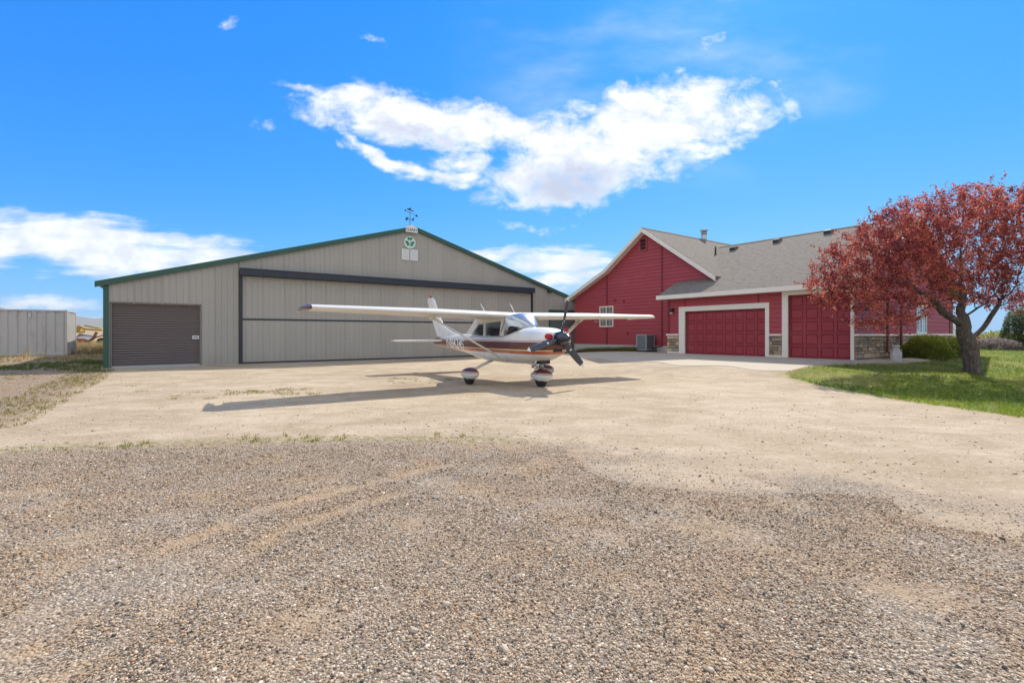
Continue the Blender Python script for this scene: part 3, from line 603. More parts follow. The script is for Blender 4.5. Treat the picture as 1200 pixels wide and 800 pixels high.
# white fascia and rakes
w = MB(); w.box(-.50, -.453, YR - .42, 8.41, 2.70, 2.895); w.build('fascia', WHITE, house)
w = MB(); w.box(-.45, .0, YR - .4, 8.38, 2.70, 2.72); w.build('soffit', WHITE, house)
w = MB()
yk = [5.95, AY, 13.2, 16.72]
for a, b in zip(yk[:-1], yk[1:]):
    w.prism([(a, mainz(a) - .02), (b, mainz(b) - .02), (b, mainz(b) - .24), (a, mainz(a) - .24)], lambda p, q, t: (t, p, q), MX - .04, MX - .004)
w.build('rake_board', WHITE, house)
w = MB()
for a, b in zip(yk[:-1], yk[1:]):
    w.prism([(a, mainz(a) - .2), (b, mainz(b) - .2), (b, mainz(b) - .22), (a, mainz(a) - .22)], lambda p, q, t: (t, p, q), MX - .004, 1.18)
w.build('gable_soffit', WHITE, house)
w = MB(); g1 = [(-.45, gz(-.45) - .02), (6.2, gz(6.2) - .02), (6.2, gz(6.2) - .22), (-.45, gz(-.45) - .2)]
w.prism(g1, lambda a, b, t: (a, t, b), YR - .44, YR - .403); w.prism([(12.4 - a, b) for a, b in g1], lambda a, b, t: (a, t, b), YR - .44, YR - .403); w.build('rake_board', WHITE, house)
# garage doors
def garage_door(y0, y1, z1, cols, rows):
    mb = MB(); X = .13
    cw, rh = (y1 - y0) / cols, z1 / rows
    for r_ in range(rows):
        for c_ in range(cols):
            a0, a1, b0, b1 = y0 + c_ * cw, y0 + (c_ + 1) * cw, r_ * rh, (r_ + 1) * rh
            m_ = .055; i0, i1, j0, j1 = a0 + m_, a1 - m_, b0 + m_ * 1.1, b1 - m_ * 1.1; k0, k1, l0, l1 = i0 + .03, i1 - .03, j0 + .03, j1 - .03; e = .026; s_ = .009
            v = [(X, a0, b0 + s_), (X, a1, b0 + s_), (X, a1, b1 - s_), (X, a0, b1 - s_), (X, i0, j0), (X, i1, j0), (X, i1, j1), (X, i0, j1),
                 (X + e, i0 + .012, j0 + .012), (X + e, i1 - .012, j0 + .012), (X + e, i1 - .012, j1 - .012), (X + e, i0 + .012, j1 - .012), (X + .002, k0, l0), (X + .002, k1, l0), (X + .002, k1, l1), (X + .002, k0, l1)]
            f = []
            for q in (0, 4, 8):
                f += [(q + i, q + (i + 1) % 4, q + 4 + (i + 1) % 4, q + 4 + i) for i in range(4)]
            f.append((12, 13, 14, 15)); mb.add(v, f)
        mb.add([(X, y0, r_ * rh + s_), (X, y1, r_ * rh + s_), (X + .02, y1, r_ * rh + s_), (X + .02, y0, r_ * rh + s_)], [(0, 1, 2, 3)])
        mb.add([(X + .02, y0, r_ * rh - s_), (X + .02, y1, r_ * rh - s_), (X + .02, y1, r_ * rh + s_), (X + .02, y0, r_ * rh + s_)], [(0, 1, 2, 3)])
    mb.box(X + .04, X + .06, y0, y1, 0, z1)
    return mb.build('garage_door', REDDOOR, house)
d1 = garage_door(3.15, 7.06, 2.07, 8, 4); d1['label'] = 'wide low garage door with eight columns of panels'
d2 = garage_door(.0, 2.22, 2.55, 4, 5); d2['label'] = 'narrow tall garage door beside the tree'
for d, y0, y1 in ((d1, 3.15, 7.06), (d2, 0, 2.22)):
    w = MB(); w.box(.1, .129, y0 + .005, y1 - .005, -.01, .03); w.build('bottom_seal', BLACK, d)
def trim(y0, y1, z1, l, r_, t_, back=.12):
    mb = MB(); mb.box(-.045, back, y1, y1 + l, -.02, z1); mb.box(-.045, back, y0 - r_, y0, -.02, z1); mb.box(-.048, back, y0 - r_, y1 + l, z1, z1 + t_)
    return mb.build('door_trim', WHITE, house, bevel=.006)
trim(3.15, 7.06, 2.07, .34, .17, .235); trim(0, 2.22, 2.55, .24, .12, .148)
# ledge stone
def stones(mb, fn, s0, s1, z0, z1):
    z = z0; r = np.random.default_rng(int(s0 * 100) % 997 + 3)
    pal = [(.36, .27, .18), (.5, .39, .27), (.22, .165, .12), (.38, .32, .26), (.58, .46, .31), (.27, .19, .14), (.48, .33, .2)]
    while z < z1 - .02:
        h = min(r.choice([.07, .1, .14, .17]), z1 - z); s = s0
        while s < s1 - .01:
            l = min(r.uniform(.14, .42), s1 - s); l = s1 - s if s1 - s - l < .08 else l
            o = r.uniform(.03, .06); a, b, c, d = s + .006, s + l - .006, z + .006, z + h - .006; k = .012
            v = [fn(a, c, 0), fn(b, c, 0), fn(b, d, 0), fn(a, d, 0), fn(a + k, c + k, o), fn(b - k, c + k, o), fn(b - k, d - k, o), fn(a + k, d - k, o)]
            t_ = pal[r.integers(len(pal))]; q = r.uniform(.8, 1.15); t_ = tuple(x * q for x in t_)
            mb.add(v, [(4, 5, 6, 7), (0, 1, 5, 4), (1, 2, 6, 5), (2, 3, 7, 6), (3, 0, 4, 7)], c=t_); s += l
        z += h
for y0, y1 in ((2.47, 2.975), (7.41, GYL + .03)):
    w = MB(); stones(w, lambda s, z, o: (-.015 - o, s, z), y0, y1, .1, .9); w.box(-.015, .015, y0, y1, .1, .9, c=(.2, .17, .14)); w.build('stone_pier', STONE, house)
    w = MB(); w.box(-.1, .01, y0 - .0, y1 + .03 * (y1 > 5), .9, .975); w.build('stone_cap', WHITE, house, bevel=.006)
    w = MB(); w.box(-.05, .01, y0, y1, -.1, .1); w.build('pier_base', WHITE, house, bevel=.006)
w = MB(); stones(w, lambda s, z, o: (s, YR - .02 - o, z), .0, GX1, .06, .9); w.box(0, GX1, YR - .02, YR - .001, -.3, .9, c=(.2, .17, .14)); w.build('stone_wainscot', STONE, house)
w = MB(); w.box(-.03, GX1 + .03, YR - .12, YR - .001, .9, .98); w.build('stone_cap', WHITE, house)
# windows
def window(y0, y1, z0, z1, fn, wd=.07):
    mb = MB()
    for a in ((y0, y1, z0, z0 + wd), (y0, y1, z1 - wd, z1), (y0, y0 + wd, z0 + wd, z1 - wd), (y1 - wd, y1, z0 + wd, z1 - wd), ((y0 + y1) / 2 - .03, (y0 + y1) / 2 + .03, z0 + wd, z1 - wd)):
        p = [fn(a[0], a[2], .05), fn(a[1], a[3], -.0)]; mb.box(p[0][0], p[1][0], p[0][1], p[1][1], p[0][2], p[1][2])
    for q in (.25, .75):
        yy = y0 + (y1 - y0) * q; p = [fn(yy - .008, z0 + wd, .034), fn(yy + .008, z1 - wd, .01)]; mb.box(p[0][0], p[1][0], p[0][1], p[1][1], p[0][2], p[1][2])
    for q in (1, 2):
        zz = z0 + (z1 - z0) * q / 3; p = [fn(y0 + wd, zz - .008, .031), fn(y1 - wd, zz + .008, .012)]; mb.box(p[0][0], p[1][0], p[0][1], p[1][1], p[0][2], p[1][2])
    fr = mb.build('window', WHITE, house); g = MB(); p = [fn(y0 + .02, z0 + .02, .024), fn(y1 - .02, z1 - .02, .016)]; g.box(p[0][0], p[1][0], p[0][1], p[1][1], p[0][2], p[1][2]); g.build('pane', PANE, fr)
    return fr
wy0, wy1 = hY(719, 1.17), hY(703, 1.17); window(wy0, wy1, 1.4, 2.66, front(1.175)); window(6.8, 8.2, .99, 2.28, endf)
# gable vent
vy = hY(754, 1.17); w = MB(); w.box(1.13, 1.196, vy - .27, vy + .27, 5.62, 5.7); w.box(1.13, 1.196, vy - .27, vy + .27, 6.3, 6.38); w.box(1.13, 1.196, vy - .27, vy - .19, 5.7, 6.3); w.box(1.13, 1.196, vy + .19, vy + .27, 5.7, 6.3)
vent = w.build('gable_vent', RED, house); w = MB(); w.box(1.19, 1.198, vy - .19, vy + .19, 5.7, 6.3)
for i in range(6): w.add([(1.14, vy - .19, 5.71 + i * .1), (1.14, vy + .19, 5.71 + i * .1), (1.185, vy + .19, 5.8 + i * .1), (1.185, vy - .19, 5.8 + i * .1)], [(0, 1, 2, 3)])
w.build('louvres', mat('vent_dark', (.05, .012, .014), .7), vent)
# lamp by the garage door, outlet boxes, downspouts
w = MB(); ly = hY(789.5, 0); w.box(-.06, -.02, ly - .05, ly + .05, 2.1, 2.25); w.tube([(-.06, ly, 2.2), (-.14, ly, 2.24), (-.2, ly, 2.2)], .018, 8); w.tube([(-.2, ly, 2.22), (-.2, ly, 2.15), (-.2, ly, 2.05)], [.03, .06, .1], 12); lam = w.build('wall_lamp', BLACK, house)
w = MB(); w.tube([(-.2, ly, 2.1), (-.2, ly, 2.02), (-.2, ly, 1.97)], [.055, .07, .03], 12); w.build('lamp_glass', mat('frosted', (.7, .68, .62), .3), lam)
w = MB()
for px, z in ((721, 2.98), (731, 2.86), (735.5, 1.0)):
    y_ = hY(px, 1.17); w = MB(); w.box(1.13, 1.165, y_ - .06, y_ + .06, z - .05, z + .07); w.build('outlet_box', REDTRIM, house)
COPPER = mat('copper_red', (.2, .06, .045), .5, .2, .15)
for x_, zt in ((2.8, 2.65), (4.35, 2.65)):
    w = MB(); w.tube([(x_, YR - .35, zt), (x_, YR - .17, zt - .3), (x_, YR - .17, .25), (x_, YR - .4, .12)], .055, 8, sx=1, sy=1.3); w.build('downspout', COPPER, house)
# things on the roofs
gpY = lambda px, X: hY(px, X); VENTM = mat('vent_grey', (.16, .155, .15), .6, .3, .1)
for px, X in ((860, 5.35), (911, 5.55), (971, 5.75)):
    y_ = gpY(px, X); z = gz(X); w = MB()
    w.prism([(X - .17, z - .1), (X - .17, z + .1), (X - .1, z + .15), (X + .2, z + .17), (X + .2, z + .02)], lambda a, b, t: (a, t, b), y_ - .17, y_ + .17); bx = w.build('roof_vent', VENTM, groof, bevel=.015)
    w = MB(); w.box(X - .185, X - .172, y_ - .15, y_ + .15, z - .06, z + .085); w.build('vent_opening', BLACK, groof)
X = 4.9; y_ = gpY(838.5, X); z = gz(X); w = MB(); w.tube([(X, y_, z - .1), (X, y_, z + .45)], .05, 10); w.tube([(X, y_, z - .12), (X, y_, z + .06)], [.14, .06], 10); w.build('vent_pipe', BLACK, groof)
k = (827 - 600) / F; X_ = None
for X in np.linspace(3, 10, 400):
    p = HC + X * U + AY * V
    if p[0] / p[1] > k: X_ = X; break
w = MB(); w.tube([(X_, AY + .12, AZ - .3), (X_, AY + .12, AZ + .52)], .16, 14); w.tube([(X_, AY + .12, AZ + .56), (X_, AY + .12, AZ + .64)], .24, 14); w.tube([(X_, AY + .12, AZ + .4), (X_, AY + .12, AZ + .45)], .2, 14); w.tube([(X_, AY + .12, AZ + .5), (X_, AY + .12, AZ + .58)], .1, 8); w.build('flue', STEEL, mroof)

# ------------------------------------------------------------------ air conditioner, block, can
acx, acy = .25, hY(757.4, .25); p = HC + acx * U + acy * V; zac = float(hz(*p))
ac = empty('air_conditioner', (p[0], p[1], zac), A); tag(ac, 'grey square air conditioner unit on the ground against the red gable wall', 'air conditioner')
ACM = mat('ac_grey', (.34, .37, .4), .45, .2, .08); w = MB(); w.box(0, .72, 0, .7, .08, .13); w.box(0, .72, 0, .7, .88, .93)
for a in (0, .66):
    for b in (0, .64): w.box(a, a + .06, b, b + .06, .13, .88)
w.build('case', ACM, ac, bevel=.008)
w = MB(); w.box(.03, .69, .03, .67, .13, .88); w.build('coil', mat('coil', (.1, .115, .13), .6, .3), ac)
w = MB()
for i in range(17):
    z = .15 + i * .044; w.box(.012, .024, .06, .64, z, z + .016); w.box(.06, .66, .012, .024, z, z + .016); w.box(.696, .708, .06, .64, z, z + .016)
w.build('grille', ACM, ac)
w = MB(); w.box(-.08, .8, -.08, .78, -.04, .08); w.build('pad', BLACK, ac)
w = MB(); w.tube([(.5, -.0, .2), (.55, -.15, .22), (.75, -.3, .3), (.9, -.35, .34)], .03, 8); w.build('pipe', BLACK, ac)
p = HC + .75 * U + hY(714, .75) * V; blk = empty('concrete_block', (p[0], p[1], float(hz(*p))), A); tag(blk, 'low grey concrete block in the weeds at the foot of the gable wall', 'block')
w = MB(); w.box(-.3, .2, -.5, .5, -.03, .2); w.build('block_body', mat('block', (.25, .26, .26), .9, 0, .15, 3, .4), blk, bevel=.02); 
w = MB(); w.box(-.22, .12, -.42, .42, .2, .222); w.build('lid', mat('block_lid', (.2, .21, .21), .8, 0, .15, 3, .3), blk)
can = empty('milk_can', at(1050, 424.5)); tag(can, 'grey white milk can standing in the bed by the stone wainscot', 'milk can')
prof = [(0, .17), (.02, .175), (.3, .175), (.36, .17), (.43, .12), (.47, .1), (.54, .1), (.56, .125)]
CANM = mat('can_paint', (.55, .55, .53), .5, .3, .1); w = MB(); w.tube([(0, 0, z) for z, r in prof], [r for z, r in prof], 24); w.build('can_body', CANM, can)
w = MB(); w.tube([(0, 0, .56), (0, 0, .58), (0, 0, .605), (0, 0, .625)], [.13, .135, .1, .03], 20); w.build('lid', CANM, can)
for s in (-1, 1):
    w = MB(); w.tube([(s * .16, 0, .38), (s * .21, 0, .4), (s * .2, 0, .46), (s * .115, 0, .47)], .012, 8); w.build('handle', CANM, can)
# ------------------------------------------------------------------ aeroplane
TH = math.radians(33.3)
plane = empty('airplane', (.905, 12.24, float(hz(.905, 12.24))), math.atan2(-math.cos(TH), math.sin(TH)))
tag(plane, 'white high-wing propeller aeroplane with brown stripe parked on the dirt before the hangar', 'aeroplane')
PAINT = mat('aircraft_white', (.76, .755, .735), .3, 0, .03, 1.2, coat=.4)
def wing_mat():
    m, t, b = new_mat('wing_white'); P = t.coord(); x, y, z = t.sep(P); n = t.noise(t.vmap(P, (.6, 1.5, 1)), 1.5, 5)
    fr = t.math('ABSOLUTE', t.math('SUBTRACT', t.math('FRACT', t.math('DIVIDE', y, .62)), .5)); ln = t.math('LESS_THAN', fr, .007)
    fr2 = t.math('ABSOLUTE', t.math('SUBTRACT', t.math('FRACT', t.math('DIVIDE', x, .41)), .5)); ln = t.math('MAXIMUM', ln, t.math('LESS_THAN', fr2, .007))
    c = t.mix(n, (.68, .655, .59), (.78, .76, .70)); c = t.mix(t.math('MULTIPLY', ln, .35), c, (.3, .28, .25)); t.put(b.inputs['Base Color'], c); b.inputs['Roughness'].default_value = .34; b.inputs['Coat Weight'].default_value = .25
    t.put(b.inputs['Normal'], t.bump(t.noise(P, 3.2, 2), .08, .03)); return m
WINGP = wing_mat()
BROWN = mat('brown_paint', (.11, .035, .022), .35, 0, .06, coat=.4)
DARKIN = mat('cabin_dark', (.03, .03, .034), .8, 0, .1)
REDP = mat('red_plug', (.42, .022, .035), .7, 0, .08)
def stripe_mat():
    m, t, b = new_mat('striped_white'); P = t.coord(); x, y, z = t.sep(P)
    def band(lo, hi): return t.math('MULTIPLY', t.math('GREATER_THAN', z, lo), t.math('LESS_THAN', z, hi))
    tail = t.step(x, -4.9, -6.2); n = t.noise(P, 2.0, 4)
    c = t.mix(n, (.72, .715, .70), (.79, .785, .765))
    c = t.mix(band(1.163, 1.183), c, (.50, .16, .07))
    c = t.mix(band(.845, .918), c, (.50, .13, .06)); c = t.mix(band(.918, .925), c, (.15, .04, .03)); c = t.mix(band(.925, .955), c, (.75, .56, .33))
    c = t.mix(band(t.math('SUBTRACT', .955, t.math('MULTIPLY', tail, .5)), t.math('ADD', 1.147, t.math('MULTIPLY', t.step(x, -5.6, -6.4), .07))), c, (.12, .033, .022))
    seams = None
    for sx in (-.02, -.62, -1.28, -2.24, -3.35, -4.3, -5.3):
        q = t.math('LESS_THAN', t.math('ABSOLUTE', t.math('SUBTRACT', x, sx)), .004); seams = q if seams is None else t.math('MAXIMUM', seams, q)
    c = t.mix(t.math('MULTIPLY', seams, .45), c, (.15, .14, .13))
    t.put(b.inputs['Base Color'], c); b.inputs['Roughness'].default_value = .3; b.inputs['Coat Weight'].default_value = .4
    return m
STRIPE = stripe_mat()
ST = np.array([  # x, z bottom, z top, half width, exponent
    (.43, 1.03, 1.36, .30, 2.2), (.40, .95, 1.41, .40, 2.4), (.33, .88, 1.445, .47, 2.5), (.18, .79, 1.485, .515, 2.6), (-.02, .70, 1.515, .54, 2.6), (-.4, .60, 1.53, .56, 2.7), (-.62, .575, 1.525, .57, 2.8),
    (-.9, .56, 1.47, .58, 3.0), (-1.28, .555, 1.375, .585, 3.6), (-1.7, .56, 1.345, .585, 4.2), (-2.3, .575, 1.345, .575, 4.2), (-2.95, .615, 1.365, .53, 3.6), (-3.4, .665, 1.385, .47, 2.9), (-4.0, .735, 1.375, .38, 2.5),
    (-4.8, .81, 1.335, .28, 2.3), (-5.6, .86, 1.285, .19, 2.2), (-6.3, .90, 1.24, .115, 2.1), (-6.75, .94, 1.2, .06, 2.0), (-6.9, 1.0, 1.14, .02, 2.0)])
def sec(x): return [np.interp(-x, -ST[:, 0], ST[:, k]) for k in range(1, 5)]
def hwid(x, z):
    zb, zt, w_, n = sec(x); q = abs((z - (zb + zt) / 2) / ((zt - zb) / 2)); return w_ * max(0.0, 1 - min(q, 1) ** n) ** (1 / n)
def fus(x, q):
    zb, zt, w_, n = sec(x); c, s_ = math.cos(q), math.sin(q); e = 2 / n
    return (x, w_ * math.copysign(abs(c) ** e, c), (zb + zt) / 2 + (zt - zb) / 2 * math.copysign(abs(s_) ** e, s_))
xs = np.concatenate([np.linspace(.43, .3, 6), np.linspace(.24, -6.75, 64), [-6.83, -6.9]])
w = MB(); qs = np.linspace(0, 2 * math.pi, 48, endpoint=False); w.grid(fus, xs, qs, closed=True); k = len(w.v)
w.add([fus(.43, q) for q in qs], [tuple(range(48))]); fu = w.build('fuselage', STRIPE, plane)
# registration on the right side, wrapped on the tail cone
def reg(side):
    cu = bpy.data.curves.new('registration', 'FONT'); cu.body = 'N8424S'; cu.size = .4; cu.offset = .009; cu.shear = -.0; cu.space_character = .93; cu.align_x = 'CENTER'; cu.align_y = 'CENTER'
    o = bpy.data.objects.new('r', cu); col.objects.link(o); bpy.context.view_layer.update(); me = bpy.data.meshes.new_from_object(o.evaluated_get(bpy.context.evaluated_depsgraph_get())); bpy.data.objects.remove(o)
    import bmesh
    bm = bmesh.new(); bm.from_mesh(me); bmesh.ops.triangulate(bm, faces=bm.faces[:]); bmesh.ops.subdivide_edges(bm, edges=[e for e in bm.edges if e.calc_length() > .1], cuts=2); bm.to_mesh(me); bm.free()
    L = max(v.co.x for v in me.vertices); s = .86 / L; hgt = max(v.co.y for v in me.vertices)
    for v in me.vertices:
        tx, ty = v.co.x * s, v.co.y * (.185 / hgt); x = -4.58 + (tx if side < 0 else -tx) - ty * .12 * (-side); z = 1.03 + ty - .02 * tx; v.co = (x, side * (hwid(x, z) + .008), z)
    me.materials.clear(); me.materials.append(PAINT); r_ = bpy.data.objects.new('registration', me); col.objects.link(r_); r_.parent = fu
reg(-1); reg(1)
# wings
def airfoil(t_): return 5 * .125 * (.2969 * math.sqrt(t_) - .126 * t_ - .3516 * t_ ** 2 + .2843 * t_ ** 3 - .1015 * t_ ** 4)
def camber(t_): return .022 * (1 - ((t_ - .4) / .6) ** 2 if t_ > .4 else 1 - ((.4 - t_) / .4) ** 2)
def wing_pt(y, t_, up, s=1):
    a = abs(y); tp = min(max((a - 2.6) / 2.8, 0), 1); c = 1.62 - .5 * tp; le = -1.12 - .06 * tp; z0 = 1.828 + .017 * a; th = airfoil(t_) * (1 - .12 * tp)
    return (le - c * t_, y, z0 + c * (camber(t_) + (th if up else -th)) - .03 * t_ * c)
def wing_sec(t0, t1, n=14):
    ts = [t0 + (t1 - t0) * (.5 - .5 * math.cos(math.pi * i / n)) for i in range(n + 1)]
    return [(q, True) for q in ts[::-1]] + [(q, False) for q in (ts[1:] if t0 == 0 else ts)]
def wing_piece(ys, t0, t1):
    mb = MB(); S = wing_sec(t0, t1); mb.grid(lambda y, k: wing_pt(y, S[int(k)][0], S[int(k)][1]), ys, range(len(S)), closed=True)
    n = len(S); mb.add([wing_pt(ys[0], *p_) for p_ in S], [tuple(range(n))]); mb.add([wing_pt(ys[-1], *p_) for p_ in S], [tuple(range(n))[::-1]]); return mb
for s in (-1, 1):
    wg = wing_piece([s * q for q in (.56, 1.2, 2.0, 2.6, 3.4, 4.2, 5.0, 5.36)], 0, .735).build('wing', WINGP, plane)
    wing_piece([s * q for q in (.6, 1.3, 2.0, 2.62)], .742, 1).build('flap', WINGP, wg)
    wing_piece([s * q for q in (2.66, 3.5, 4.4, 5.2)], .742, 1).build('aileron', WINGP, wg)
    mb = MB(); S = wing_sec(0, 1)
    def tip(k_, j):
        t_, up = S[int(j)]; x, y, z = wing_pt(s * (5.365 + .16 * k_), t_, up); cz = wing_pt(s * 5.36, t_, True)[2] * .5 + wing_pt(s * 5.36, t_, False)[2] * .5
        g = math.sqrt(max(0, 1 - k_ ** 2)); x2 = x - .10 * k_ * (1 - t_) + .04 * k_ * t_; return (x2, y, cz + (z - cz) * g - .03 * k_)
    mb.grid(tip, (0, .2, .4, .6, .8, .92, 1.0), range(len(S)), closed=True); tp_ = mb.build('wing_tip', BROWN if s < 0 else WINGP, wg)
    w = MB(); x, y, z = wing_pt(s * 5.5, .12, True); w.tube([(x - .0, s * 5.50, z - .06), (x - .12, s * 5.53, z - .065), (x - .24, s * 5.5, z - .06)], [.01, .018, .008], 8); w.build('nav_light', REDP if s > 0 else mat('nav_green', (.02, .12, .08), .3), wg)
    w = MB(); w.tube([(-2.28, s * 5.45, 1.875), (-2.52, s * 5.47, 1.86)], [.02, .003], 8); w.build('static_wick', PAINT, wg)
    w = MB(); w.tube([(-1.02, s * .56, .62), (-1.62, s * 2.5, 1.80)], .05, 12, sx=.5, sy=1.5); st = w.build('wing_strut', WINGP, plane)
    w = MB(); w.tube([(-1.61, s * 2.4, 1.75), (-1.62, s * 2.52, 1.82)], .09, 12, sx=.8, sy=1.4); w.build('cuff', WINGP, st)
    for yy in (1.05, 2.0):
        w = MB(); q = wing_pt(s * yy, .02, False); w.tube([(q[0] + .012, s * yy, q[2] + .02), (q[0] - .02, s * yy, q[2] + .02)], .018, 8); w.build('vent', BLACK, wg)
    w = MB(); q = wing_pt(s * 3.0, .25, False); w.tube([(q[0], s * 3.0, q[2] + .01), (q[0], s * 3.0, q[2] - .07), (q[0] + .14, s * 3.0, q[2] - .08)], .01, 6)
    if s > 0: w.build('pitot_tube', STEEL, wg)
# cabin
w = wing_piece([-.56, -.3, 0, .3, .56], 0, 1.0); w.build('cabin_roof', WINGP, plane)
def plate(mb, pts, th):                    # thin solid plate from an outline in x-z at given y values
    n = len(pts); mb.add([(x, y, z) for x, y, z in pts] + [(x, y - math.copysign(th, y), z) for x, y, z in pts], [tuple(range(n)), tuple(range(n, 2 * n))[::-1]] + [(i, (i + 1) % n, n + (i + 1) % n, n + i) for i in range(n)])
for s in (-1, 1):
    yb, yt = s * .555, s * .53
    def zy(x, z): return (x, yb + (yt - yb) * (z - 1.34) / .45, z)
    w = MB()
    plate(w, [zy(-1.42, 1.30), zy(-1.27, 1.30), zy(-1.16, 1.84), zy(-1.36, 1.84)], .05)
    plate(w, [zy(-2.30, 1.28), zy(-2.20, 1.28), zy(-2.20, 1.80), zy(-2.30, 1.80)], .05)
    plate(w, [zy(-1.36, 1.70), zy(-1.36, 1.84), zy(-2.2, 1.82), zy(-2.2, 1.655)], .045)
    plate(w, [zy(-2.3, 1.64), zy(-2.3, 1.80), zy(-2.78, 1.80), zy(-2.60, 1.64)], .045)
    plate(w, [zy(-2.60, 1.64), zy(-2.78, 1.80), zy(-3.35, 1.34), zy(-2.98, 1.34)], .05)
    w.build('cabin_frame', WINGP, plane)
    w = MB(); plate(w, [zy(-1.44, 1.32), zy(-1.37, 1.71), zy(-2.19, 1.67), zy(-2.19, 1.31)], -.0 + .012); plate(w, [zy(-2.31, 1.31), zy(-2.31, 1.66), zy(-2.6, 1.66), zy(-2.97, 1.33)], .012)
    o = w.build('side_window', glass_mat('side_glass', (.03, .035, .04), .05, .93) if s < 0 else bpy.data.materials['side_glass'], plane); o.location.y = -s * .018
def ws(t_, k_):
    b = Vector((-.56 - .80 * abs(t_) ** 2.2, .565 * t_, 1.528 - .16 * abs(t_) ** 2.2)); u_ = Vector((-1.10 - .07 * t_ * t_, .545 * t_, 1.90 - .09 * t_ ** 2)); p_ = b.lerp(u_, k_); bl = math.sin(math.pi * k_) * .05; return (p_.x + bl * .6, p_.y * (1 + .0 * bl), p_.z + bl * .5)
w = MB(); w.grid(ws, np.linspace(-1, 1, 25), np.linspace(0, 1, 9)); wsh = w.build('windshield', glass_mat('windshield_glass', (.05, .06, .07), .42, .6, .2), plane, solid=.008)
w = MB(); w.tube([ws(0, q) for q in np.linspace(.02, 1, 8)], .012, 6); w.build('center_strip', PAINT, wsh)
w = MB(); w.grid(lambda a, b: (-2.74 - .6 * b, a * (.5 - .02 * b), 1.815 - .44 * b - .05 * a * a * (1 - b)), np.linspace(-1, 1, 9), np.linspace(0, 1, 5)); w.build('rear_window', bpy.data.materials['side_glass'], plane, solid=.01)
TAN = mat('beige_cloth', (.42, .36, .26), .9, 0, .1)
for y_ in (-.27, .27):
    w = MB(); w.prism([(-2.06, 1.2), (-1.9, 1.2), (-2.0, 1.62), (-2.1, 1.62)], lambda a, b, t: (a, t, b), y_ - .2, y_ + .2); se = w.build('seat', DARKIN, plane, bevel=.03)
    w = MB(); w.prism([(-2.12, 1.63), (-2.02, 1.63), (-2.04, 1.76), (-2.12, 1.76)], lambda a, b, t: (a, t, b), y_ - .11, y_ + .11); w.build('headrest', DARKIN, se, bevel=.02)
w = MB(); w.prism([(-2.8, 1.2), (-2.6, 1.2), (-2.68, 1.47), (-2.82, 1.47)], lambda a, b, t: (a, t, b), -.45, .45); w.build('rear_seat', TAN, plane, bevel=.03)
w = MB(); w.prism([(-1.05, 1.3), (-1.2, 1.3), (-1.16, 1.5), (-1.0, 1.56), (-.8, 1.53)], lambda a, b, t: (a, t, b), -.48, .48); w.build('instrument_panel', DARKIN, plane)
w = MB(); w.tube([(-1.25, .27, 1.42), (-1.32, .27, 1.44)], .02, 8); w.tube([(-1.32, .13, 1.5), (-1.33, .16, 1.41), (-1.33, .27, 1.4), (-1.33, .38, 1.41), (-1.32, .41, 1.5)], .016, 8); w.build('yoke', DARKIN, plane)
# tail
def fin(z, q, up):
    le = np.interp(z, [1.2, 1.31, 1.42, 1.6, 1.9, 2.3, 2.6, 2.7], [-4.3, -4.75, -5.35, -5.95, -6.34, -6.62, -6.85, -7.02]); te = np.interp(z, [1.15, 1.26, 1.77, 2.5, 2.62, 2.7], [-6.5, -6.6, -7.03, -7.48, -7.52, -7.45]); c = le - te
    th = airfoil(q) * .75 * min(c, 1.0) * (.4 if z > 2.66 else 1); return (le - c * q, th if up else -th, z)
S = wing_sec(0, .62, 8); w = MB(); zs = [1.2, 1.26, 1.32, 1.42, 1.6, 1.9, 2.3, 2.6, 2.68, 2.7]; w.grid(lambda z, k: fin(z, *S[int(k)]), zs, range(len(S)), closed=True); w.add([fin(2.7, *p_) for p_ in S], [tuple(range(len(S)))[::-1]]); fn_ = w.build('tail_fin', PAINT, plane)
S2 = wing_sec(.63, 1, 8); w = MB(); zs = [1.26, 1.6, 1.9, 2.3, 2.6, 2.68, 2.7]; w.grid(lambda z, k: fin(z, *S2[int(k)]), zs, range(len(S2)), closed=True); w.add([fin(2.7, *p_) for p_ in S2], [tuple(range(len(S2)))[::-1]]); w.add([fin(1.26, *p_) for p_ in S2], [tuple(range(len(S2)))]); w.build('rudder', PAINT, fn_)
w = MB(); w.tube([(-7.2, 0, 2.69), (-7.2, 0, 2.76), (-7.2, 0, 2.79)], [.03, .035, .01], 10); w.build('beacon', REDP, fn_)
def stab(y, q, up):
    a = min(abs(y) / 1.75, 1); le = -5.82 - .2 * a - (.12 if abs(y) > 1.72 else 0); c = .92 - .28 * a - (.16 if abs(y) > 1.72 else 0); th = airfoil(q) * .75 * c * (.45 if abs(y) > 1.75 else 1); return (le - c * q, y, 1.115 + (th if up else -th))
for s in (-1, 1):
    for nm, t0, t1, pa in (('tailplane', 0, .6, plane), ('elevator', .61, 1, None)):
        S = wing_sec(t0, t1, 8); w = MB(); ys = [s * q for q in (.06, .6, 1.2, 1.7, 1.76, 1.79)]; w.grid(lambda y, k: stab(y, *S[int(k)]), ys, range(len(S)), closed=True); w.add([stab(ys[-1], *p_) for p_ in S], [tuple(range(len(S)))])
        o = w.build(nm, WINGP, pa or tpl)
        if nm == 'tailplane': tpl = o
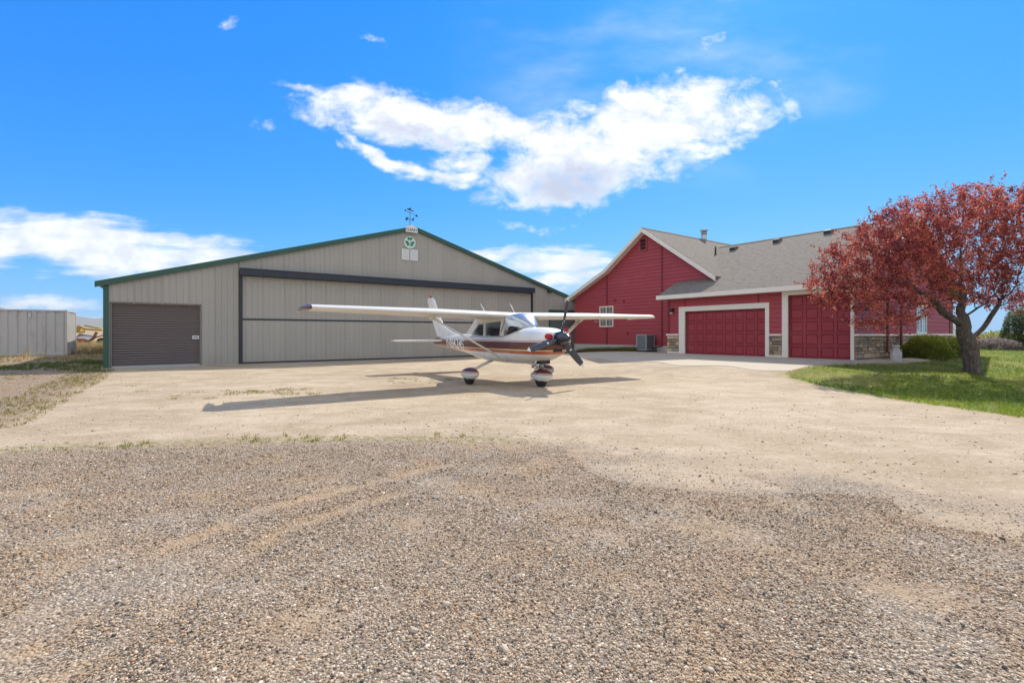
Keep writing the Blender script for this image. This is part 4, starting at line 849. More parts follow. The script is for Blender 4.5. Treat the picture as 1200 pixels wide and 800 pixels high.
# nose: spinner, propeller, plugs, intake
AX = 1.25; prop = empty('propeller', (.5, 0, AX)); prop.parent = plane
SPIN = mat('dark_blue_gloss', (.012, .016, .035), .18, .1, .05, coat=.6)
w = MB(); pr = [(-.07, .165), (-.05, .172), (.02, .172), (.1, .158), (.18, .132), (.26, .095), (.32, .058), (.36, .028), (.375, .004)]; w.tube([(x, 0, 0) for x, r in pr], [r for x, r in pr], 28); w.build('spinner', SPIN, prop)
BLADE = mat('blade_grey_blue', (.05, .06, .085), .35, .1, .06); TIPW = mat('blade_white', (.75, .75, .72), .4, 0, .03)
def blade_mesh(r0, r1, m_, nm, par):
    mb = MB(); rs = np.linspace(r0, r1, 10); ks = range(12)
    def fn(r_, k):
        q = 2 * math.pi * k / 12; c = np.interp(r_, [.12, .2, .45, .75, .93, 1.0, 1.03], [.045, .064, .086, .082, .068, .046, .012]); th = np.interp(r_, [.12, .25, .6, 1.03], [.045, .026, .015, .006]); pit = math.radians(np.interp(r_, [.1, .3, .6, 1.0], [62, 48, 30, 18]))
        a, b = c * math.cos(q), th * math.sin(q); return (a * math.sin(pit) * -1 + b * math.cos(pit), a * math.cos(pit) + b * math.sin(pit), r_)
    mb.grid(fn, rs, ks, closed=True); mb.add([fn(r1, k) for k in ks], [tuple(ks)]); mb.add([fn(r0, k) for k in ks], [tuple(ks)[::-1]]); return mb.build(nm, m_, par)
def blade_mat():
    m, t, b = new_mat('blade_paint'); x, y, z = t.sep(t.coord()); wht = t.math('GREATER_THAN', z, .945)
    dd = t.math('SQRT', t.math('ADD', t.math('POWER', y, 2.0), t.math('POWER', t.math('SUBTRACT', z, .42), 2.0))); wht = t.math('MAXIMUM', wht, t.math('LESS_THAN', dd, .024))
    t.put(b.inputs['Base Color'], t.mix(wht, (.05, .06, .085), (.75, .75, .72))); b.inputs['Roughness'].default_value = .38; return m
bl = blade_mesh(.12, 1.03, blade_mat(), 'blade', prop)
for i, a in enumerate((14, 134, 254)):
    if i == 0: b2 = bl
    else:
        b2 = bl.copy(); col.objects.link(b2); b2.parent = prop
    b2.rotation_euler = (-math.radians(a), 0, 0)
for s in (-1, 1):
    w = MB(); w.tube([(.38, s * .29, 1.285), (.435, s * .285, 1.285), (.45, s * .285, 1.285)], [.105, .1, .085], 16, sx=.8, sy=1.05); pg = w.build('cowl_plug', REDP, plane)
w = MB(); w.prism([(.22, 1.40), (.36, 1.41), (.34, 1.5), (.2, 1.49)], lambda a, b, t: (.36 + t, a, b), 0, .015); w.tube([(.38, .29, 1.33), (.40, .29, 1.42)], .012, 6); w.build('plug_flag', REDP, plane)
w = MB(); w.box(.30, .425, -.13, .13, .905, .99); w.build('air_intake', BLACK, plane, bevel=.02)
w = MB(); w.tube([(-.2, -.22, .7), (-.28, -.22, .55), (-.36, -.22, .51)], .035, 10); w.build('exhaust_pipe', STEEL, plane)
for a0, a1 in (((-2.73, -.2, 1.93), (-3.08, -.2, 2.26)), ((-1.63, .1, 1.90), (-1.91, .1, 2.22))):
    w = MB(); w.tube([a0, a1], [.014, .007], 6); w.build('antenna', PAINT, plane)
# wheels
def fair_mat():
    m, t, b = new_mat('wheel_paint'); z = t.sep(t.coord())[2]
    c = t.mix(t.math('GREATER_THAN', z, .335), t.mix(t.math('GREATER_THAN', z, .312), (.76, .75, .73), (.45, .10, .06)), t.mix(t.math('GREATER_THAN', z, .35), (.75, .7, .6), (.13, .035, .024)))
    t.put(b.inputs['Base Color'], c); b.inputs['Roughness'].default_value = .42; b.inputs['Coat Weight'].default_value = .12; return m
FAIR = fair_mat(); TYRE = mat('tyre', (.022, .021, .02), .85, 0, .15)
def wheel(x, y, L, hgt, wd, r_):
    root = empty('wheel'); root.parent = plane; root.location = (x, y, 0)
    mb = MB()
    def fn(a, q):
        u_ = a; rr = (max(0, 1 - abs(u_) ** 2.2)) ** .55 * (1 - .28 * max(0, -u_)); cz = .115 + hgt * .52
        z = cz + hgt * .5 * rr * math.sin(q) + .02 * u_; z = max(z, .10 + .05 * u_ * u_); return (L * u_, wd * rr * math.cos(q), z)
    mb.grid(fn, np.concatenate([[-1, -.98, -.94], np.linspace(-.88, .88, 22), [.94, .98, 1]]), np.linspace(0, 2 * math.pi, 24, endpoint=False), closed=True); mb.build('wheel_fairing', FAIR, root)
    w = MB(); w.tube([(0, -.075, r_), (0, -.06, r_), (0, .06, r_), (0, .075, r_)], [r_ * .86, r_, r_, r_ * .86], 28); w.build('tyre', TYRE, root); return root
wheel(-.29, 0, .46, .33, .145, .185); wheel(-1.84, -1.25, .48, .33, .14, .2); wheel(-1.84, 1.25, .48, .33, .14, .2)
w = MB(); w.tube([(-.24, 0, .72), (-.27, 0, .42)], [.045, .04], 12); ns = w.build('nose_strut', STEEL, plane)
w = MB(); w.tube([(-.25, 0, .62), (-.36, 0, .52), (-.28, 0, .43)], .018, 6); w.tube([(-.28, -.13, .32), (-.27, -.06, .44), (-.27, .06, .44), (-.28, .13, .32)], .025, 8); w.build('scissor_link', BLACK, ns)
w = MB(); w.box(-.42, -.12, -.16, .16, .585, .68); w.build('gear_well', BLACK, plane)
for s in (-1, 1):
    w = MB(); w.tube([(-1.98, s * .42, .63), (-1.9, s * .9, .46), (-1.84, s * 1.2, .36)], [.05, .038, .034], 10); lg = w.build('gear_leg', WINGP, plane)
    w = MB(); w.tube([(-1.86, s * 1.1, .39), (-1.84, s * 1.2, .37)], .06, 10); w.build('cuff', WINGP, lg)

# ------------------------------------------------------------------ shipping container and old implement
cp = at(79, 416); cont = empty('shipping_container', cp, math.radians(33)); tag(cont, 'pale grey ribbed steel shipping container left of the hangar', 'container')
ch = 52.8 * cp[1] / F; CW, CL = 2.44, 6.1
CM = mat('container_paint', (.5, .485, .455), .6, 0, .1, .8, dirt=.45)
def corr(fn, L, z0, z1, per=.38, dep=.04):
    mb = MB(); pts = []; s = .12
    while s < L - .12:
        for a, d in ((0, 0), (.3, 0), (.42, dep), (.78, dep), (.9, 0)):
            if s + a * per < L - .12: pts.append((s + a * per, d))
        s += per
    pts.append((L - .12, 0)); n = len(pts); mb.add([fn(a, d, z0) for a, d in pts] + [fn(a, d, z1) for a, d in pts], [(i, i + 1, n + i + 1, n + i) for i in range(n - 1)]); return mb
mb = corr(lambda a, d, z: (-CL + a, .03 + d, z), CL, .14, ch - .1); mb.build('side_panel', CM, cont)
mb = corr(lambda a, d, z: (-.03 - d, a, z), CW, .14, ch - .1, .3); mb.build('end_panel', CM, cont)
w = MB(); w.box(-CL + .1, -.1, CW - .06, CW - .02, .12, ch - .05); w.box(-CL + .02, -CL + .06, .1, CW - .1, .12, ch - .05); w.build('back_panel', CM, cont)
w = MB(); w.box(-CL + .02, -.02, .02, CW - .02, ch - .06, ch - .02); w.build('roof', CM, cont)
w = MB()
for x in (-CL, -.12):
    for y in (0, CW - .12): w.box(x, x + .12, y, y + .12, .0, ch)
w.box(-CL + .12, -.12, 0, .08, 0, .14); w.box(-CL + .12, -.12, 0, .08, ch - .1, ch - .015); w.box(-.08, 0, .12, CW - .12, 0, .14); w.box(-.08, 0, .12, CW - .12, ch - .1, ch - .015); w.build('frame', CM, cont, bevel=.01)
w = MB(); w.box(-1.62, -1.5, .0, .03, ch - .42, ch - .2); w.build('vent', STEEL, cont)
MARKM = mat('mark_dark', (.12, .11, .1), .9)  # plain dark blocks in place of a column of unreadable characters
for i, (z, dx) in enumerate(((1.72, 0), (1.52, .01), (1.3, -.01), (1.12, .02), (.6, 1.4))): w = MB(); w.box(-4.32 + dx, -4.24 + dx + .02 * (i % 2), .0, .028, z - .05, z + .05); w.build('dark_mark', MARKM, cont)
p = at(106, 405); imp = empty('farm_implement', p, .35); tag(imp, 'old yellow and rust farm implement with tilted grey panel in the dry grass', 'farm machine')
YEL = mat('old_yellow', (.42, .27, .05), .6, 0, .2, 3, dirt=.5); RUST = mat('rust', (.22, .1, .05), .85, 0, .25, 4); k = p[1] / F
def ip(px, py, d=0): return ((px - 106) * k * 1.0, d, (405 - py) * k)
w = MB(); w.tube([ip(94, 381.5), ip(101, 385.5), ip(117, 386.5)], .1, 8); w.tube([ip(95, 381, 1.2), ip(117, 386.5, 1.2)], .08, 8); w.tube([ip(100, 385.5), ip(100, 385.5, 1.2)], .07, 8); w.build('beam', YEL, imp)
w = MB(); w.box(ip(91, 0)[0], ip(96.5, 0)[0], -.1, 1.0, ip(0, 390)[2], ip(0, 382)[2]); w.build('hopper', YEL, imp, bevel=.05)
w = MB(); a, b, c, d = ip(91, 396), ip(108, 399), ip(105, 393.5), ip(92, 391); w.add([a, b, (c[0], .8, c[2]), (d[0], .8, d[2])], [(0, 1, 2, 3)]); w.build('tilted_panel', mat('grey_panel', (.34, .34, .36), .5, .2), imp, solid=.06)
w = MB(); a = ip(91, 398); b = ip(101, 400); w.box(a[0], b[0], -.1, .5, ip(0, 399.5)[2], ip(0, 396.5)[2]); w.build('skid', mat('orange_red', (.4, .08, .03), .6, 0, .2, 4, dirt=.3), imp)
w = MB(); w.tube([ip(103, 401.5), ip(109, 396), ip(112, 389)], .14, 8); w.tube([ip(109, 396), ip(120, 392)], .06, 8); w.tube([ip(91, 401.5), ip(104, 402)], .1, 8); w.build('arm', RUST, imp)
for x_ in (96, 114):
    w = MB(); c = ip(x_, 402.0); w.tube([(c[0], .5, .38), (c[0], .72, .38)], .4, 20); wh = w.build('wheel', TYRE, imp); w = MB(); w.tube([(c[0], .48, .38), (c[0], .5, .38)], .2, 16); w.build('rim', YEL, wh)
w = MB(); w.tube([ip(118, 399, .6), ip(117.5, 384, .6)], .22, 12); w.build('tank', WHITE, imp)
w = MB(); w.tube([ip(117.5, 384, .6), ip(117.5, 379, .6)], .04, 6); w.tube([ip(117.5, 379.5, .6), ip(117.5, 378, .6)], .12, 8); w.build('exhaust_stack', BLACK, imp)
# ------------------------------------------------------------------ trees and shrubs
LEAFM = vcol_mat('red_leaf', .55, 'red', .35)
def bark_mat():
    m, t, b = new_mat('bark'); P = t.coord(); n = t.noise(t.vmap(P, (5, 5, 1.6)), 3, 6, .7); n2 = t.noise(P, 22, 4)
    t.put(b.inputs['Base Color'], t.ramp(n, [(.3, (.045, .034, .03)), (.5, (.13, .10, .085)), (.68, (.24, .20, .17))])); b.inputs['Roughness'].default_value = .95
    t.put(b.inputs['Normal'], t.bump(t.math('ADD', n, t.math('MULTIPLY', n2, .4)), 1.0, .06)); return m
BARK = bark_mat()
def colonize(trunk, pts, D=.2, infl=2.6, kill=.34, iters=120, bias=(0, 0, .12)):
    nodes = [np.array(p_, float) for p_ in trunk]; par = [i - 1 for i in range(len(trunk))]
    P_ = np.asarray(pts, float); best = np.full(len(P_), 1e9); bi = np.zeros(len(P_), int); start = 0
    for it in range(iters):
        N_ = np.array(nodes[start:])
        if len(N_) == 0: break
        d = np.linalg.norm(P_[:, None] - N_[None], axis=2); j = d.argmin(1); dm = d[np.arange(len(P_)), j]; u_ = dm < best; best[u_] = dm[u_]; bi[u_] = j[u_] + start
        alive = best > kill; P_, best, bi = P_[alive], best[alive], bi[alive]
        if len(P_) == 0: break
        start = len(nodes); m_ = best < infl; all_ = np.array(nodes)
        for k_ in np.unique(bi[m_]):
            v = P_[m_ & (bi == k_)] - all_[k_]; v = (v / np.linalg.norm(v, axis=1)[:, None]).sum(0); v = v / (np.linalg.norm(v) + 1e-9) + np.array(bias) + rng.normal(0, .18, 3); v /= np.linalg.norm(v)
            q = all_[k_] + v * D
            nodes.append(q); par.append(int(k_))
        if len(nodes) > 9000: break
    return np.array(nodes), np.array(par)
def tree_mesh(nodes, par, tip=.0045, root_r=.27, power=2.35):
    n = len(nodes); r = np.full(n, 0.0); ch = [[] for _ in range(n)]
    for i in range(1, n): ch[par[i]].append(i)
    a = np.zeros(n)
    for i in range(n - 1, -1, -1): a[i] = sum(a[c] for c in ch[i]) if ch[i] else tip ** power
    r = a ** (1 / power); r = np.where(r > .02, .02 + (r - .02) * (root_r - .02) / max(r[0] - .02, 1e-3), r)
    mb = MB(); done = set()
    for i in range(n):                     # chains from each branching point
        for c in ch[i]:
            big = max(ch[i], key=lambda q: r[q])
            if c == big and i != 0 and i in done: continue
            chain = [i, c]; 
            while ch[chain[-1]]:
                done.add(chain[-1]); chain.append(max(ch[chain[-1]], key=lambda q: r[q]))
            rr = [min(r[i], r[c] * 1.25)] + [r[q] for q in chain[1:]]
            mb.tube([nodes[q] for q in chain], rr, 12 if rr[0] > .06 else (6 if rr[0] > .015 else 4), cap=False)
    return mb, r, ch
def leaf_cloud(pos, size, colors, m, name, parent, updir=.35):
    n = len(pos); a = rng.normal(0, 1, (n, 3)); a /= np.linalg.norm(a, axis=1)[:, None]; nn = rng.normal(0, 1, (n, 3)); nn[:, 2] += updir; b = np.cross(a, nn); b /= np.linalg.norm(b, axis=1)[:, None] + 1e-9
    s = size[:, None]; v = np.stack([pos - a * s, pos + b * s * .42 - a * s * .1, pos + a * s, pos - b * s * .42 - a * s * .1], 1).reshape(-1, 3)
    return fast_mesh(name, v, np.arange(4 * n).reshape(-1, 4), m, np.repeat(colors, 4, 0), parent, 4)
def ellip(n, c, r):
    p_ = rng.normal(0, 1, (n, 3)); p_ /= np.linalg.norm(p_, axis=1)[:, None]; return np.array(c) + p_ * (rng.random((n, 1)) ** (1 / 2.6)) * np.array(r)
def red_tree():
    b = at(1139, 438); root = empty('plum_tree', b); tag(root, 'spreading purple-leaved tree with thick leaning trunk on the lawn by the house', 'tree')
    k = b[1] / F
    def L(px, py, d=0.0): s_ = (b[1] + d) / b[1]; return np.array([((px - 600) / F) * (b[1] + d) - b[0], d, H - (py - HY) * (b[1] + d) / F - b[2]])
    trunk = [L(1139, 438), L(1139, 428), L(1138, 418), L(1137, 408), L(1133, 398), L(1129, 389)]
    A_ = [ellip(1000, L(1105, 300), (3.1, 2.4, 1.75)), ellip(700, L(1030, 315, -.4), (2.0, 1.6, 1.35)), ellip(330, L(1003, 335, -.6), (1.45, 1.3, .8)), ellip(800, L(1180, 290), (2.0, 2.0, 1.5)), ellip(480, L(1120, 255, .2), (1.7, 1.5, 1.0)),
          ellip(70, L(1040, 376, -.5), (1.3, 1.0, .45)), ellip(260, L(1200, 345, .1), (1.6, 1.5, .7)), ellip(120, L(975, 335, -.6), (.75, .7, .7)), ellip(300, L(1060, 270, -.2), (1.3, 1.2, .9)), ellip(420, L(1175, 245, .2), (1.2, 1.2, .8))]
    pts = np.concatenate(A_); w_ = pts + b; dx, dy = w_[:, 0] - HC[0], w_[:, 1] - HC[1]; X = dx * U[0] + dy * U[1]; Y = dx * V[0] + dy * V[1]
    pts = pts[(pts[:, 2] > 1.05) & ~((X > -1.0) & (Y > -.75))]
    nodes, par = colonize(trunk, pts, .16, 3.2, .25, 140, (0, 0, .06))
    mb, r, ch = tree_mesh(nodes, par, .0038, .215); mb.build('trunk', BARK, root)
    # root flare
    mb = MB()
    for q in range(6):
        a = q * 1.05 + .3; c_, s_ = math.cos(a), math.sin(a); mb.tube([(c_ * .09, s_ * .09, .3), (c_ * .15, s_ * .15, .09), (c_ * .26, s_ * .26, -.05)], [.09, .09, .04], 8)
    mb.build('root_flare', BARK, root)
    idx = np.where(r < .0085)[0]; base = nodes[idx]; cnt = 30
    c0 = np.repeat(base, cnt, 0); pos = c0 + rng.normal(0, .07, c0.shape)
    # short leafy twigs standing out of the crown
    ends = np.array([i for i in range(len(nodes)) if not ch[i]]); tw = []
    for i in ends:
        d = nodes[i] - nodes[par[i]]; d /= np.linalg.norm(d) + 1e-9; d = d + rng.normal(0, .35, 3) + np.array([0, 0, .25]); d /= np.linalg.norm(d); Ln = rng.uniform(.18, .62); t_ = rng.random(20)[:, None]; tw.append(nodes[i] + d * Ln * t_ + rng.normal(0, .026, (20, 3)))
    pos = np.concatenate([pos, np.concatenate(tw)]); pos = pos[pos[:, 2] > .95]; n = len(pos)
    hue = snoise(pos[:, 0] + 9 + pos[:, 2], pos[:, 1] + pos[:, 2] * 1.3, 2.2, 21) * .6 + snoise(pos[:, 0] + 9 - pos[:, 2], pos[:, 1] + pos[:, 2] * 1.7, 6, 22) * .4; q = rng.random(n) * .5 + hue * .75 - .08
    pal = np.array([(.075, .018, .034), (.19, .035, .046), (.44, .095, .078), (.72, .23, .14), (.8, .42, .29)]); cc = np.stack([np.interp(q, [.1, .35, .6, .85, 1.05], pal[:, j]) for j in range(3)], 1)
    leaf_cloud(pos, rng.uniform(.026, .052, n), cc, LEAFM, 'crown', root); open('/tmp/tree.txt', 'w').write(f'{len(nodes)} {n}')
red_tree()
BUSHM = vcol_mat('green_leaf', .5, 'green', .4); TWIG = mat('twig', (.12, .09, .06), .9, 0, .15)
def shrub(name, label, cat, base, rx, ry, hgt, n, pal, m=BUSHM, size=(.02, .04), group=None, power=.35, ztop=1.0):
    root = empty(name, base); tag(root, label, cat, group)
    p_ = rng.normal(0, 1, (n, 3)); p_[:, 2] = np.abs(p_[:, 2]); p_ /= np.linalg.norm(p_, axis=1)[:, None]; p_ = np.sign(p_) * np.abs(p_) ** .8
    rad = 1 - np.abs(rng.normal(0, .16, n)); az = np.arctan2(p_[:, 1], p_[:, 0]); bump = 1 + .16 * (snoise(az * 1.3 + 5, p_[:, 2] * 3 + 4, 1.4, len(name) + int(abs(base[0]) * 10) % 50) - .5) * 2
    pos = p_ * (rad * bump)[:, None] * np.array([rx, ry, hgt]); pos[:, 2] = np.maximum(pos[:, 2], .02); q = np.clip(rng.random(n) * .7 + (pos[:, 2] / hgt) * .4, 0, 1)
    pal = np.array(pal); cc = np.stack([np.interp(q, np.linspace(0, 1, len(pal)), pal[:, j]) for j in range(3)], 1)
    leaf_cloud(pos, rng.uniform(*size, n), cc, m, 'foliage', root)
    mb = MB()
    for i in range(14):
        a = rng.random() * 6.28; q = rng.uniform(.3, .85); mb.tube([(rng.normal(0, .06), rng.normal(0, .06), -.03), (rx * q * .5 * math.cos(a), ry * q * .5 * math.sin(a), hgt * .45), (rx * q * math.cos(a), ry * q * math.sin(a), hgt * rng.uniform(.6, .85))], [.022, .015, .006], 5)
    mb.build('stem', TWIG, root); return root
GP = [(.07, .1, .015), (.17, .21, .03), (.33, .36, .05), (.55, .55, .1)]
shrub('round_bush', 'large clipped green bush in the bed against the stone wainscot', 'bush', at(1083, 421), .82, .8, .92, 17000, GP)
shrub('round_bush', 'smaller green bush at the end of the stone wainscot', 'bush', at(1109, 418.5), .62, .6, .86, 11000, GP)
g_ = 'shrubs at the edge of the far field'
shrub('brush_pile', 'mauve grey dry low brush beyond the lawn right of the trunk', 'shrub', at(1160, 409.5), 1.9, .9, .72, 6000, [(.1, .08, .08), (.2, .165, .16), (.33, .27, .25)], size=(.03, .07))
shrub('weed_bush', 'yellow green loose bush behind the dry brush pile', 'shrub', at(1171, 405), 1.9, 1.2, 1.25, 2600, [(.1, .12, .02), (.24, .26, .05), (.4, .4, .12)], size=(.04, .09))
shrub('pale_shrub', 'pale leafless shrub between the house corner and the tree trunk', 'shrub', at(1117, 408), .8, .8, 1.75, 2600, [(.2, .17, .1), (.38, .33, .2), (.5, .45, .28)], size=(.02, .05))
shrub('evergreen_bush', 'tall dark rounded evergreen cut off by the right edge', 'evergreen', at(1197, 409.5), .95, .9, 2.6, 12000, [(.03, .045, .018), (.09, .12, .04), (.2, .24, .09)], size=(.03, .07))
fe = empty('wire_fence', (0, 0, 0)); tag(fe, 'thin wire fence with weathered posts across the field beyond the lawn', 'fence')
fx = [np.array([30 + 3.2 * i, 47 - .9 * i, 0.0]) for i in range(13)]
for q in fx:
    q[2] = float(hz(q[0], q[1])); w = MB(); w.tube([(q[0], q[1], q[2] - .1), (q[0] + rng.normal(0, .03), q[1], q[2] + 1.25)], .05, 7); w.build('post', TWIG, fe)
w = MB()
for z in (.4, .75, 1.1): w.tube([(q[0], q[1], q[2] + z) for q in fx], .008, 4)
w.build('wire', STEEL, fe)
# weeds by the gable foundation
xs_ = rng.uniform(9.9, 16.2, 5200); Xo = rng.uniform(.1, 1.12, 5200); keep = snoise(xs_, Xo * 2, 1.7, 31) > .42; P_ = HC + Xo[keep][:, None] * U + xs_[keep][:, None] * V
tag(blades('weeds', P_[:, 0], P_[:, 1], hz(P_[:, 0], P_[:, 1]), rng.uniform(.06, .3, keep.sum()), .012, np.where(rng.random((keep.sum(), 1)) < .6, np.array([.17, .19, .04]), np.array([.28, .22, .09])), GRASSM, .7, 4), kind='stuff')

# ------------------------------------------------------------------ hills and air
def hills(name, a0, a1, D, prof, depth, m):
    n = 160; az = np.radians(np.linspace(a0, a1, n)); rows = []
    for f_ in (-1, -.6, -.3, 0, .5, 1):
        h = np.array([prof(math.degrees(a)) for a in az]) * (1 - abs(f_)) ** .8; h = h * (1 + .12 * np.sin(az * 90 + f_ * 9) * (abs(f_) < 1)); d = (D + depth * f_) / np.cos(az - np.radians((a0 + a1) / 2)) ** .3
        rows.append(np.stack([np.sin(az) * d, np.cos(az) * d, h - 6], 1))
    v = np.concatenate(rows); fs = [(i * n + j, i * n + j + 1, (i + 1) * n + j + 1, (i + 1) * n + j) for i in range(5) for j in range(n - 1)]
    me = bpy.data.meshes.new(name); me.from_pydata(v.tolist(), [], fs); me.polygons.foreach_set('use_smooth', [True] * len(fs)); me.materials.append(m); o = bpy.data.objects.new(name, me); col.objects.link(o); tag(o, kind='structure')
HILL = mat('hill_scrub', (.2, .17, .12), .95, 0, .2, .004)
hills('hills', -62, -26, 6200, lambda a: 205 + 28 * math.sin((a + 38) * .45) + 9 * math.sin(a * 1.3) + 5 * math.sin(a * 2.9 + 2), 1500, HILL)
hills('hills', 20, 62, 6500, lambda a: 26 + 10 * math.sin(a * .4) + 5 * math.sin(a * 1.7), 900, HILL)
w = MB(); w.box(-8600, 8600, -8600, 8600, -7.5, 290)
m = bpy.data.materials.new('haze'); m.use_nodes = True; t = NT(m.node_tree); m.node_tree.nodes.remove(m.node_tree.nodes['Principled BSDF'])
pv = t.node('ShaderNodeVolumePrincipled'); pv.inputs['Density'].default_value = 9e-5; pv.inputs['Color'].default_value = (.72, .84, 1, 1); pv.inputs['Anisotropy'].default_value = .0; t.l.new(pv.outputs[0], m.node_tree.nodes['Material Output'].inputs['Volume'])
hzb = w.build('haze', m); tag(hzb, kind='stuff')

# ------------------------------------------------------------------ sky with clouds, sun, camera
world = bpy.data.worlds.new('World'); sc.world = world; world.use_nodes = True; t = NT(world.node_tree); bg = world.node_tree.nodes['Background']
elev = math.asin(SUN.z); azim = math.atan2(SUN.x, SUN.y)
sk = t.node('ShaderNodeTexSky', sky_type='NISHITA', sun_disc=False, sun_elevation=elev, sun_rotation=azim, altitude=800, air_density=1.0, dust_density=.35, ozone_density=2.2)
D_ = t.coord('Generated'); dx, dy, dz = t.sep(D_)
dyc = t.math('MAXIMUM', dy, .06); u_ = t.math('MULTIPLY', t.math('DIVIDE', dx, dyc), F); v_ = t.math('MULTIPLY', t.math('DIVIDE', dz, dyc), F)
cmb = t.node('ShaderNodeCombineXYZ'); t.put(cmb.inputs[0], u_); t.put(cmb.inputs[1], v_); UV = cmb.outputs[0]
wn = t.noise(t.vmap(UV, (.012, .018, 1)), 1, 4, .6, 0, 1); wx, wy, _ = t.sep(wn)
uu = t.math('ADD', u_, t.math('MULTIPLY', t.math('SUBTRACT', wx, .5), 55)); vv = t.math('ADD', v_, t.math('MULTIPLY', t.math('SUBTRACT', wy, .5), 40))
def ell(px, py, rx, ry, deg, strength=1.0):
    cx, cy = px - 600, HY - py; a = math.radians(deg); ca, sa = math.cos(a), math.sin(a)
    ax = t.math('SUBTRACT', uu, cx); ay = t.math('SUBTRACT', vv, cy)
    p1 = t.math('MULTIPLY', t.math('ADD', t.math('MULTIPLY', ax, ca), t.math('MULTIPLY', ay, sa)), 1 / rx); p2 = t.math('MULTIPLY', t.math('SUBTRACT', t.math('MULTIPLY', ay, ca), t.math('MULTIPLY', ax, sa)), 1 / ry)
    r2 = t.math('ADD', t.math('MULTIPLY', p1, p1), t.math('MULTIPLY', p2, p2)); return t.math('MULTIPLY', t.math('SUBTRACT', 1.0, r2), strength)
def union(L):
    o = L[0]
    for q in L[1:]: o = t.math('MAXIMUM', o, q)
    return t.math('MAXIMUM', o, -1.5)
big = union([ell(485, 138, 140, 31, -9), ell(585, 158, 90, 28, -12), ell(735, 155, 165, 52, 12), ell(850, 140, 70, 28, 10, .9), ell(740, 120, 45, 22, 0, .9), ell(665, 198, 100, 44, 8), ell(645, 225, 55, 20, 4), ell(465, 190, 75, 10, -20, .85), ell(525, 206, 55, 9, -3, .85), ell(425, 172, 30, 7, -35, .7), ell(372, 112, 45, 7, -12, .6), ell(545, 190, 50, 12, 0, .5)])
small = union([ell(835, 52, 20, 15, 40, .8), ell(911, 97, 11, 6, 0, .8), ell(921, 107, 8, 5, 0, .7), ell(800, 78, 7, 5, 0, .6), ell(843, 108, 14, 5, 20, .6), ell(275, 28, 11, 8, 30, .7), ell(308, 147, 14, 6, 0, .7), ell(620, 267, 42, 5, 0, .8), ell(640, 272, 20, 6, 0, .7), ell(432, 42, 16, 6, -20, .5)])
low = union([ell(110, 288, 265, 37, -7, 1.2), ell(-80, 280, 160, 50, -5), ell(650, 305, 85, 18, 3), ell(660, 330, 60, 16, 5), ell(560, 300, 70, 10, 5, .8), ell(50, 356, 90, 9, 0, .75), ell(100, 372, 50, 5, 0, .6)])
nA = t.noise(t.vmap(UV, (.017, .026, 1)), 1, 10, .66, .3); nB = t.noise(t.vmap(UV, (.008, .05, 1), (3, 7, 0), (0, 0, .1)), 1, 8, .62, .3)
den = t.math('ADD', t.math('MULTIPLY', big, 1.15), t.math('MULTIPLY', t.math('SUBTRACT', nA, .5), 4.6)); a1 = t.step(den, -.45, 1.15)
den2 = t.math('ADD', t.math('MULTIPLY', small, .8), t.math('MULTIPLY', t.math('SUBTRACT', nA, .5), 3.0)); a2 = t.math('MULTIPLY', t.step(t.math('ADD', den2, t.math('MULTIPLY', t.math('SUBTRACT', t.noise(t.vmap(UV, (.07, .1, 1)), 1, 5, .65), .5), 3.0)), -.1, 1.9), .8)
den3 = t.math('ADD', t.math('MULTIPLY', low, .9), t.math('MULTIPLY', t.math('SUBTRACT', nB, .5), 2.6)); a3 = t.math('MULTIPLY', t.step(den3, -.1, .95), .92)
cir = t.math('MULTIPLY', t.math('MULTIPLY', t.step(t.noise(t.vmap(UV, (.004, .012, 1), (1, 2, 0), (0, 0, -.9)), 1, 6, .55), .38, .8), .36), t.step(union([ell(790, 40, 260, 190, 0)]), -.2, .8))
ahead = t.step(dy, .06, .16)
al = t.math('MULTIPLY', t.math('MAXIMUM', t.math('MAXIMUM', a1, a2), t.math('MAXIMUM', a3, cir)), ahead)
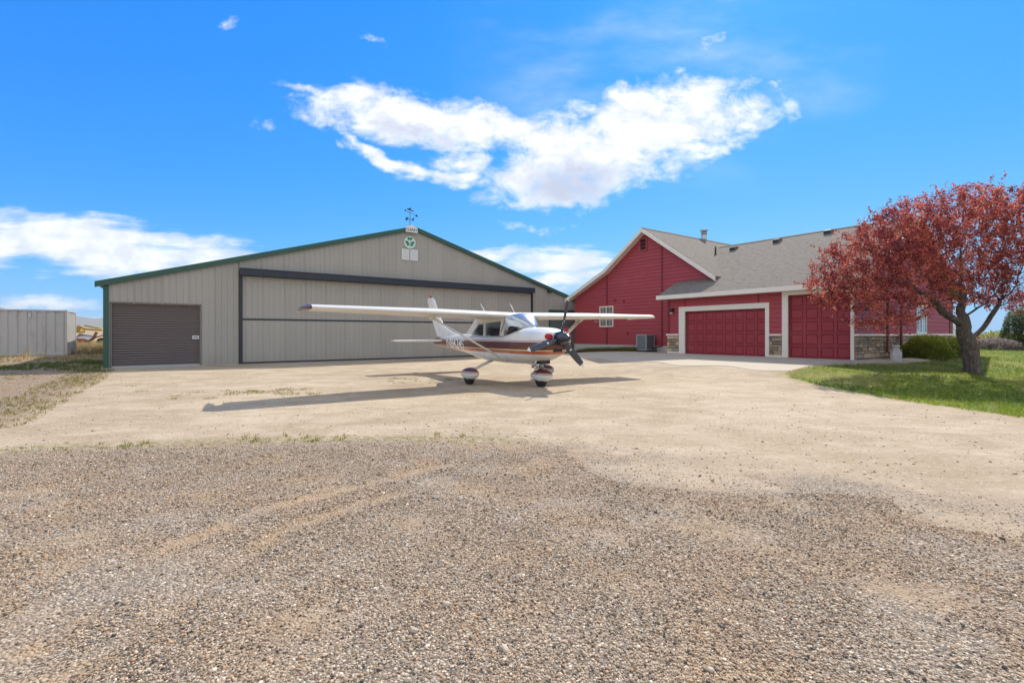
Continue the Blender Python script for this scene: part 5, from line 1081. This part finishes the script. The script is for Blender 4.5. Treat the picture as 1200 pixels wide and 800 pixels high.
# the thick underside of the big cloud is greyer, its rim brighter
shade = t.math('MULTIPLY', t.step(t.math('ADD', union([ell(668, 212, 70, 30, 8), ell(480, 150, 70, 12, -16, .5)]), t.math('MULTIPLY', t.math('SUBTRACT', nA, .45), 3.0)), .0, 1.2), .85)
sr, sg, sb = t.sep(sk.outputs[0])              # deep, polarised blue: the red of the clear sky is held down
sg = t.math('MINIMUM', t.math('MULTIPLY', t.math('POWER', sg, .7), .66), 2.6); sr = t.math('MULTIPLY', t.math('POWER', sg, 3.1), .047); sb = t.math('MINIMUM', sb, 4.3)
cs = t.node('ShaderNodeCombineXYZ'); t.put(cs.inputs[0], sr); t.put(cs.inputs[1], sg); t.put(cs.inputs[2], sb); sky = cs.outputs[0]
cloud = t.mix(shade, t.mix(t.step(t.noise(t.vmap(UV, (.03, .045, 1)), 1, 6, .6), .38, .62), (3.8, 3.95, 4.2), (4.9, 4.9, 4.9)), (2.3, 2.6, 3.4))
# unseen bright cloud bank, added behind and overhead as fill for the shaded fronts
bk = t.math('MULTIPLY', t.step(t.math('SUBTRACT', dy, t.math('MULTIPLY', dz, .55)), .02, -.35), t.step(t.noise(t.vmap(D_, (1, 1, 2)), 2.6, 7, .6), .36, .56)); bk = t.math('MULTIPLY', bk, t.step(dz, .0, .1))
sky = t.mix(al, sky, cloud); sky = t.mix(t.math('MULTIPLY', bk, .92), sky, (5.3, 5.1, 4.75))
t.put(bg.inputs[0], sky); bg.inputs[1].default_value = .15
sun = bpy.data.lights.new('sun', 'SUN'); sun.energy = 3.3; sun.angle = math.radians(.55); sun.color = (1.0, .92, .79); so = bpy.data.objects.new('sun', sun); col.objects.link(so); so.rotation_euler = SUN.to_track_quat('Z', 'Y').to_euler(); so.location = (20, 30, 40)
cam = bpy.data.cameras.new('camera'); cam.sensor_width = 36; cam.lens = 36 * F / 1200; cam.shift_y = (HY - 400) / 1200; cam.clip_end = 30000; cam.clip_start = .05
co = bpy.data.objects.new('camera', cam); col.objects.link(co); co.location = (0, 0, H); co.rotation_euler = (math.pi / 2, 0, 0); sc.camera = co
sc.render.engine = 'CYCLES'; sc.cycles.use_denoising = True; sc.cycles.max_bounces = 8; sc.cycles.transparent_max_bounces = 12; sc.cycles.volume_bounces = 0
sc.view_settings.view_transform = 'Standard'; sc.view_settings.look = 'None'; sc.view_settings.gamma = 1; sc.view_settings.exposure = .74; sc.view_settings.use_curve_mapping = False
